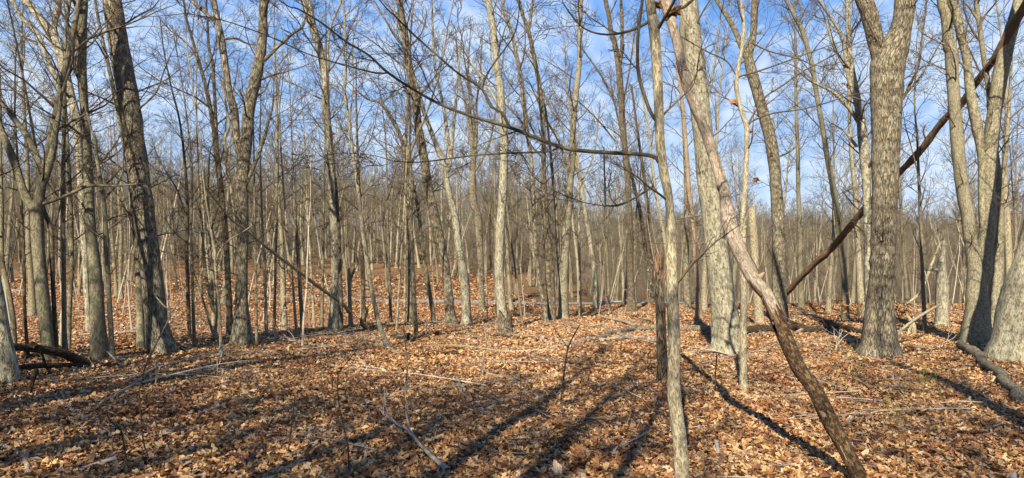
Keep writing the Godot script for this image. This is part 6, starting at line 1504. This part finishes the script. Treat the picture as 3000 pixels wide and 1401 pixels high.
func saplings() -> void:
	var protos := []
	for k in 7:
		var h := rng.randf_range(3.2, 7.2)
		var beech := k >= 5
		if beech:
			h = rng.randf_range(2.0, 3.4)
		var p := PackedVector3Array([Vector3(0, -0.1, 0)])
		var w := PackedFloat32Array([0.012 + h * 0.0042])
		var d := Vector3(rng.randf_range(-.15, .15), 1, rng.randf_range(-.15, .15)).normalized()
		for i in 7:
			d = (d + Vector3(rng.randf_range(-.12, .12), .1, rng.randf_range(-.12, .12))).normalized()
			p.append(p[i] + d * h / 7.0)
			w.append(lerpf(w[0], 0.005, (i + 1) / 7.0))
		var t := thing("sapling", "young beech sapling holding cream dead leaves" if beech else "thin pale sapling in the understory", "sapling", Vector3.ZERO, "beech saplings with cream leaves" if beech else "saplings in the understory")
		var s := Shape.new()
		tube(s, p, w, 6, [Color(0.42, 0.37, 0.28), Color(0.33, 0.29, 0.22), Color(0.24, 0.205, 0.15)][k % 3])
		part("stem", s.commit(), mat.twig, t)
		var tw := Shape.new()
		var sp := spline(p, w, 0.15)
		crown_on(tw, sp[0], sp[1], {"from": h * 0.25, "gap": 0.28, "seen": 100.0, "reach": h * 0.22, "g": {"wiggle": 0.16, "rise": 0.0, "tip": 0.004, "kids": [0, 4, 5, 5], "col": Color(0.15, 0.122, 0.09)}})
		part("twigs", tw.commit(), mat.twig, t, true)
		if beech:
			var ls := Shape.new()
			for i in 150:
				var q: Vector3 = tw.v[rng.randi() % tw.v.size()]
				leaf_tuft(ls, q, 0.03, 1, 0.085, [Color(0.62, 0.50, 0.33), Color(0.50, 0.36, 0.20)])
			part("leaves", ls.commit(), mat.leaf, t, true)
		protos.append(t)
	var used := {}
	var places := []
	for i in 240:
		places.append([sqrt(rng.randf_range(210.0, 3400.0)), rng.randf_range(-0.82, 0.82)])
	places.sort_custom(func(a, b): return a[0] < b[0])
	for place in places:
		var d: float = place[0]
		var u: float = place[1]
		if d < 24.0 and u > -0.3 or u > 0.12 and d < 32.0 and rng.randf() < 0.8:
			continue
		var x := u * d
		var road_d := 50.0 + 13.0 * sst(0.0, 0.7, -u)
		if x < 15.0 and absf(d - road_d) < 2.6:
			continue
		if u < 0.0 and d > 34.0 and rng.randf() < 0.6:
			continue
		var beech := d < 40.0 and u > -0.45 and u < 0.25 and rng.randf() < 0.3
		var k := rng.randi_range(5, 6) if beech else rng.randi() % 5
		var t: Node3D = protos[k]
		if used.has(k):
			t = protos[k].duplicate()
			t.name = numbered("sapling")
			add_child(t)
		used[k] = true
		t.set_meta("label", where("young beech with cream leaves" if k >= 5 else "thin pale sapling", x, d))
		t.position = Vector3(x, height(x, d), -d)
		t.rotation.y = rng.randf() * TAU
		t.scale = Vector3.ONE * rng.randf_range(0.75, 1.2)
	for k in 7:
		if not used.has(k):
			protos[k].free()
	# wiry green shoots in the right foreground
	var shoots := [[2490, 11.2, 1.0, "wiry green shoots rising right of the leaning dead tree"], [2722, 9.0, 0.9, "wiry green shoots in the lower right foreground"], [2105, 10.4, 0.7, "wiry green shoots left of the second young trunk"], [2640, 7.6, 0.5, "few wiry green shoots lowest in the right foreground"]]
	for q in shoots:
		var d: float = q[1]
		var x: float = (q[0] - 1500.0) / 1954.0 * d
		var t := thing("green_shoots", q[3], "shoots", Vector3(x, height(x, d), -d), "wiry green shoots")
		for j in 7:
			var s := Shape.new()
			var foot := Vector3(rng.randf_range(-.25, .25), 0, rng.randf_range(-.2, .2)) * float(q[2])
			grow(s, foot, (Vector3.UP + rv(0.25)).normalized(), rng.randf_range(0.35, 0.75) * float(q[2]), 0.0035, 1, {"wiggle": 0.12, "rise": 0.0, "tip": 0.0018, "kids": [0, 4, 4, 4], "col": Color(0.20, 0.21, 0.06)})
			part("shoot", s.commit(), mat.twig, t)
	# low oak shrubs that keep their orange leaves
	var at := [[2513, 26.5, 0.7], [2636, 27.5, 0.55], [2850, 27.0, 0.5], [2395, 31.0, 0.4]]
	var names := ["low shrub of orange leaves left of the massive forked oak", "small orange-leaved shrub right of the massive forked oak", "orange-leaved shrub behind the smooth multi-stemmed tree", "tiny orange-leaved shrub far back beside the bowed grey trunk"]
	for i in 4:
		var d: float = at[i][1]
		var x: float = (at[i][0] - 1500.0) / 1954.0 * d
		var t := thing("orange_shrub", names[i], "shrub", Vector3(x, height(x, d), -d), "shrubs with orange leaves")
		var tw := Shape.new()
		var size: float = at[i][2]
		for j in 7:
			grow(tw, Vector3.ZERO, (Vector3.UP + rv(0.6)).normalized(), 1.6 * size, 0.012, 2, {"wiggle": 0.15, "rise": 0.0, "tip": 0.004, "kids": [0, 3, 4, 4], "col": TWIG})
		part("stems", tw.commit(), mat.twig, t, true)
		var ls := Shape.new()
		for j in int(190 * size):
			leaf_tuft(ls, tw.v[rng.randi() % tw.v.size()] * Vector3(1, 1, 1), 0.04, 1, 0.13, [Color(0.58, 0.26, 0.06), Color(0.46, 0.20, 0.06)])
		part("leaves", ls.commit(), mat.leaf, t, true)

# Trees of the same wood behind the viewer; their shadows lie across the leaves.
func shade_trees() -> void:
	var rows := [[2.9, -2.0, 17.0, 0.36, "tall tree behind the viewer whose shadow crosses the right foreground", 1.0], [-4.35, -1.5, 9.5, 0.30, "low broad tree behind the viewer whose shadow darkens the bottom centre", 2.0],
		[-6.9, 5.6, 13.0, 0.26, "tree out of view on the left, its shadow reaching the curving trunk", 1.0], [-1.2, -12.0, 19.0, 0.26, "tree farthest behind the viewer, straight back from the view", 1.3],
		[-8.2, 3.0, 12.0, 0.18, "slender tree beside the viewer, out of view on the left", 1.2], [7.5, -9.0, 18.0, 0.24, "tree behind the viewer on the right", 1.2], [-6.2, 0.5, 7.5, 0.15, "small tree at the viewer's left shoulder", 1.6],
		[-11.5, 6.5, 15.0, 0.26, "tree out of view at far left, shading the logs", 1.2], [13.0, 2.0, 17.0, 0.26, "tree out of view at far right beside the viewer", 1.2], [0.6, -5.0, 9.0, 0.18, "young tree straight behind the viewer", 1.5],
		[-7.2, -12.0, 17.0, 0.30, "thick tree well behind the viewer, slightly to the left", 1.6], [-5.6, -13.0, 18.0, 0.28, "companion of the thick tree behind the viewer, standing farther right", 1.6], [-8.4, -10.5, 16.0, 0.26, "tree behind the viewer, left of the thick one", 1.5],
		[-5.6, -8.5, 15.0, 0.26, "middle tree behind the viewer, nearer than the thick one", 1.6], [-10.0, -4.0, 16.0, 0.26, "tree behind and left of the viewer, shading the left foreground", 1.4], [-9.2, -7.0, 12.5, 0.24, "shorter tree behind and left of the viewer", 1.6],
		[-12.5, -1.5, 17.0, 0.28, "tree at left, level with the viewer, far out of view", 1.3], [-8.9, 4.9, 9.0, 0.14, "thin tree out of view near the left logs", 1.3], [1.6, -8.0, 15.0, 0.22, "tree behind the viewer's right shoulder", 1.4], [5.4, -4.0, 16.0, 0.26, "tree behind the viewer, second on the right", 1.3],
		[-3.9, -2.2, 8.5, 0.28, "stout low tree close behind the viewer, shading the nearest leaves", 1.9]]
	var k := 0
	for q in rows:
		var x: float = q[0]
		var d: float = q[1]
		var t := thing("shade_tree", q[4], "tree", Vector3(x, height(x, d), -d), "trees behind the viewer")
		var made := make_tree(q[2], q[3], Color(0.7, 0.66, 0.56), false, true, 0.012, q[5], 0.011)
		part("trunk", (made[0] as Shape).commit(), mat.smooth, t)
		part("crown", (made[1] as Shape).commit(), mat.twig, t, true)
		k += 1
	var slim := RandomNumberGenerator.new()
	slim.seed = 77
	var made := make_tree(14.0, 0.15, Color(0.7, 0.66, 0.56), false, true, 0.02, 1.1, 0.010)
	var stem := (made[0] as Shape).commit()
	var top := (made[1] as Shape).commit()
	for i in 16:
		# where its shadow line meets the viewer's own line, kept off the sunny middle
		var line := -13.0 + i * 0.95 + slim.randf_range(-0.3, 0.3)
		if line > -4.7 and line < -3.1 or absf(line - 0.3) < 1.2:
			continue
		var d := slim.randf_range(-7.0, -0.8)
		var x := line + 0.306 * d
		var t := thing("slim_shade_tree", "slim tree behind the viewer, streaking the leaves with shade", "tree", Vector3(x, height(x, d), -d), "slim trees behind the viewer")
		part("trunk", stem, mat.smooth, t)
		part("crown", top, mat.twig, t, true)
		t.rotation.y = i * 1.3
		t.scale = Vector3.ONE * slim.randf_range(0.75, 1.2)
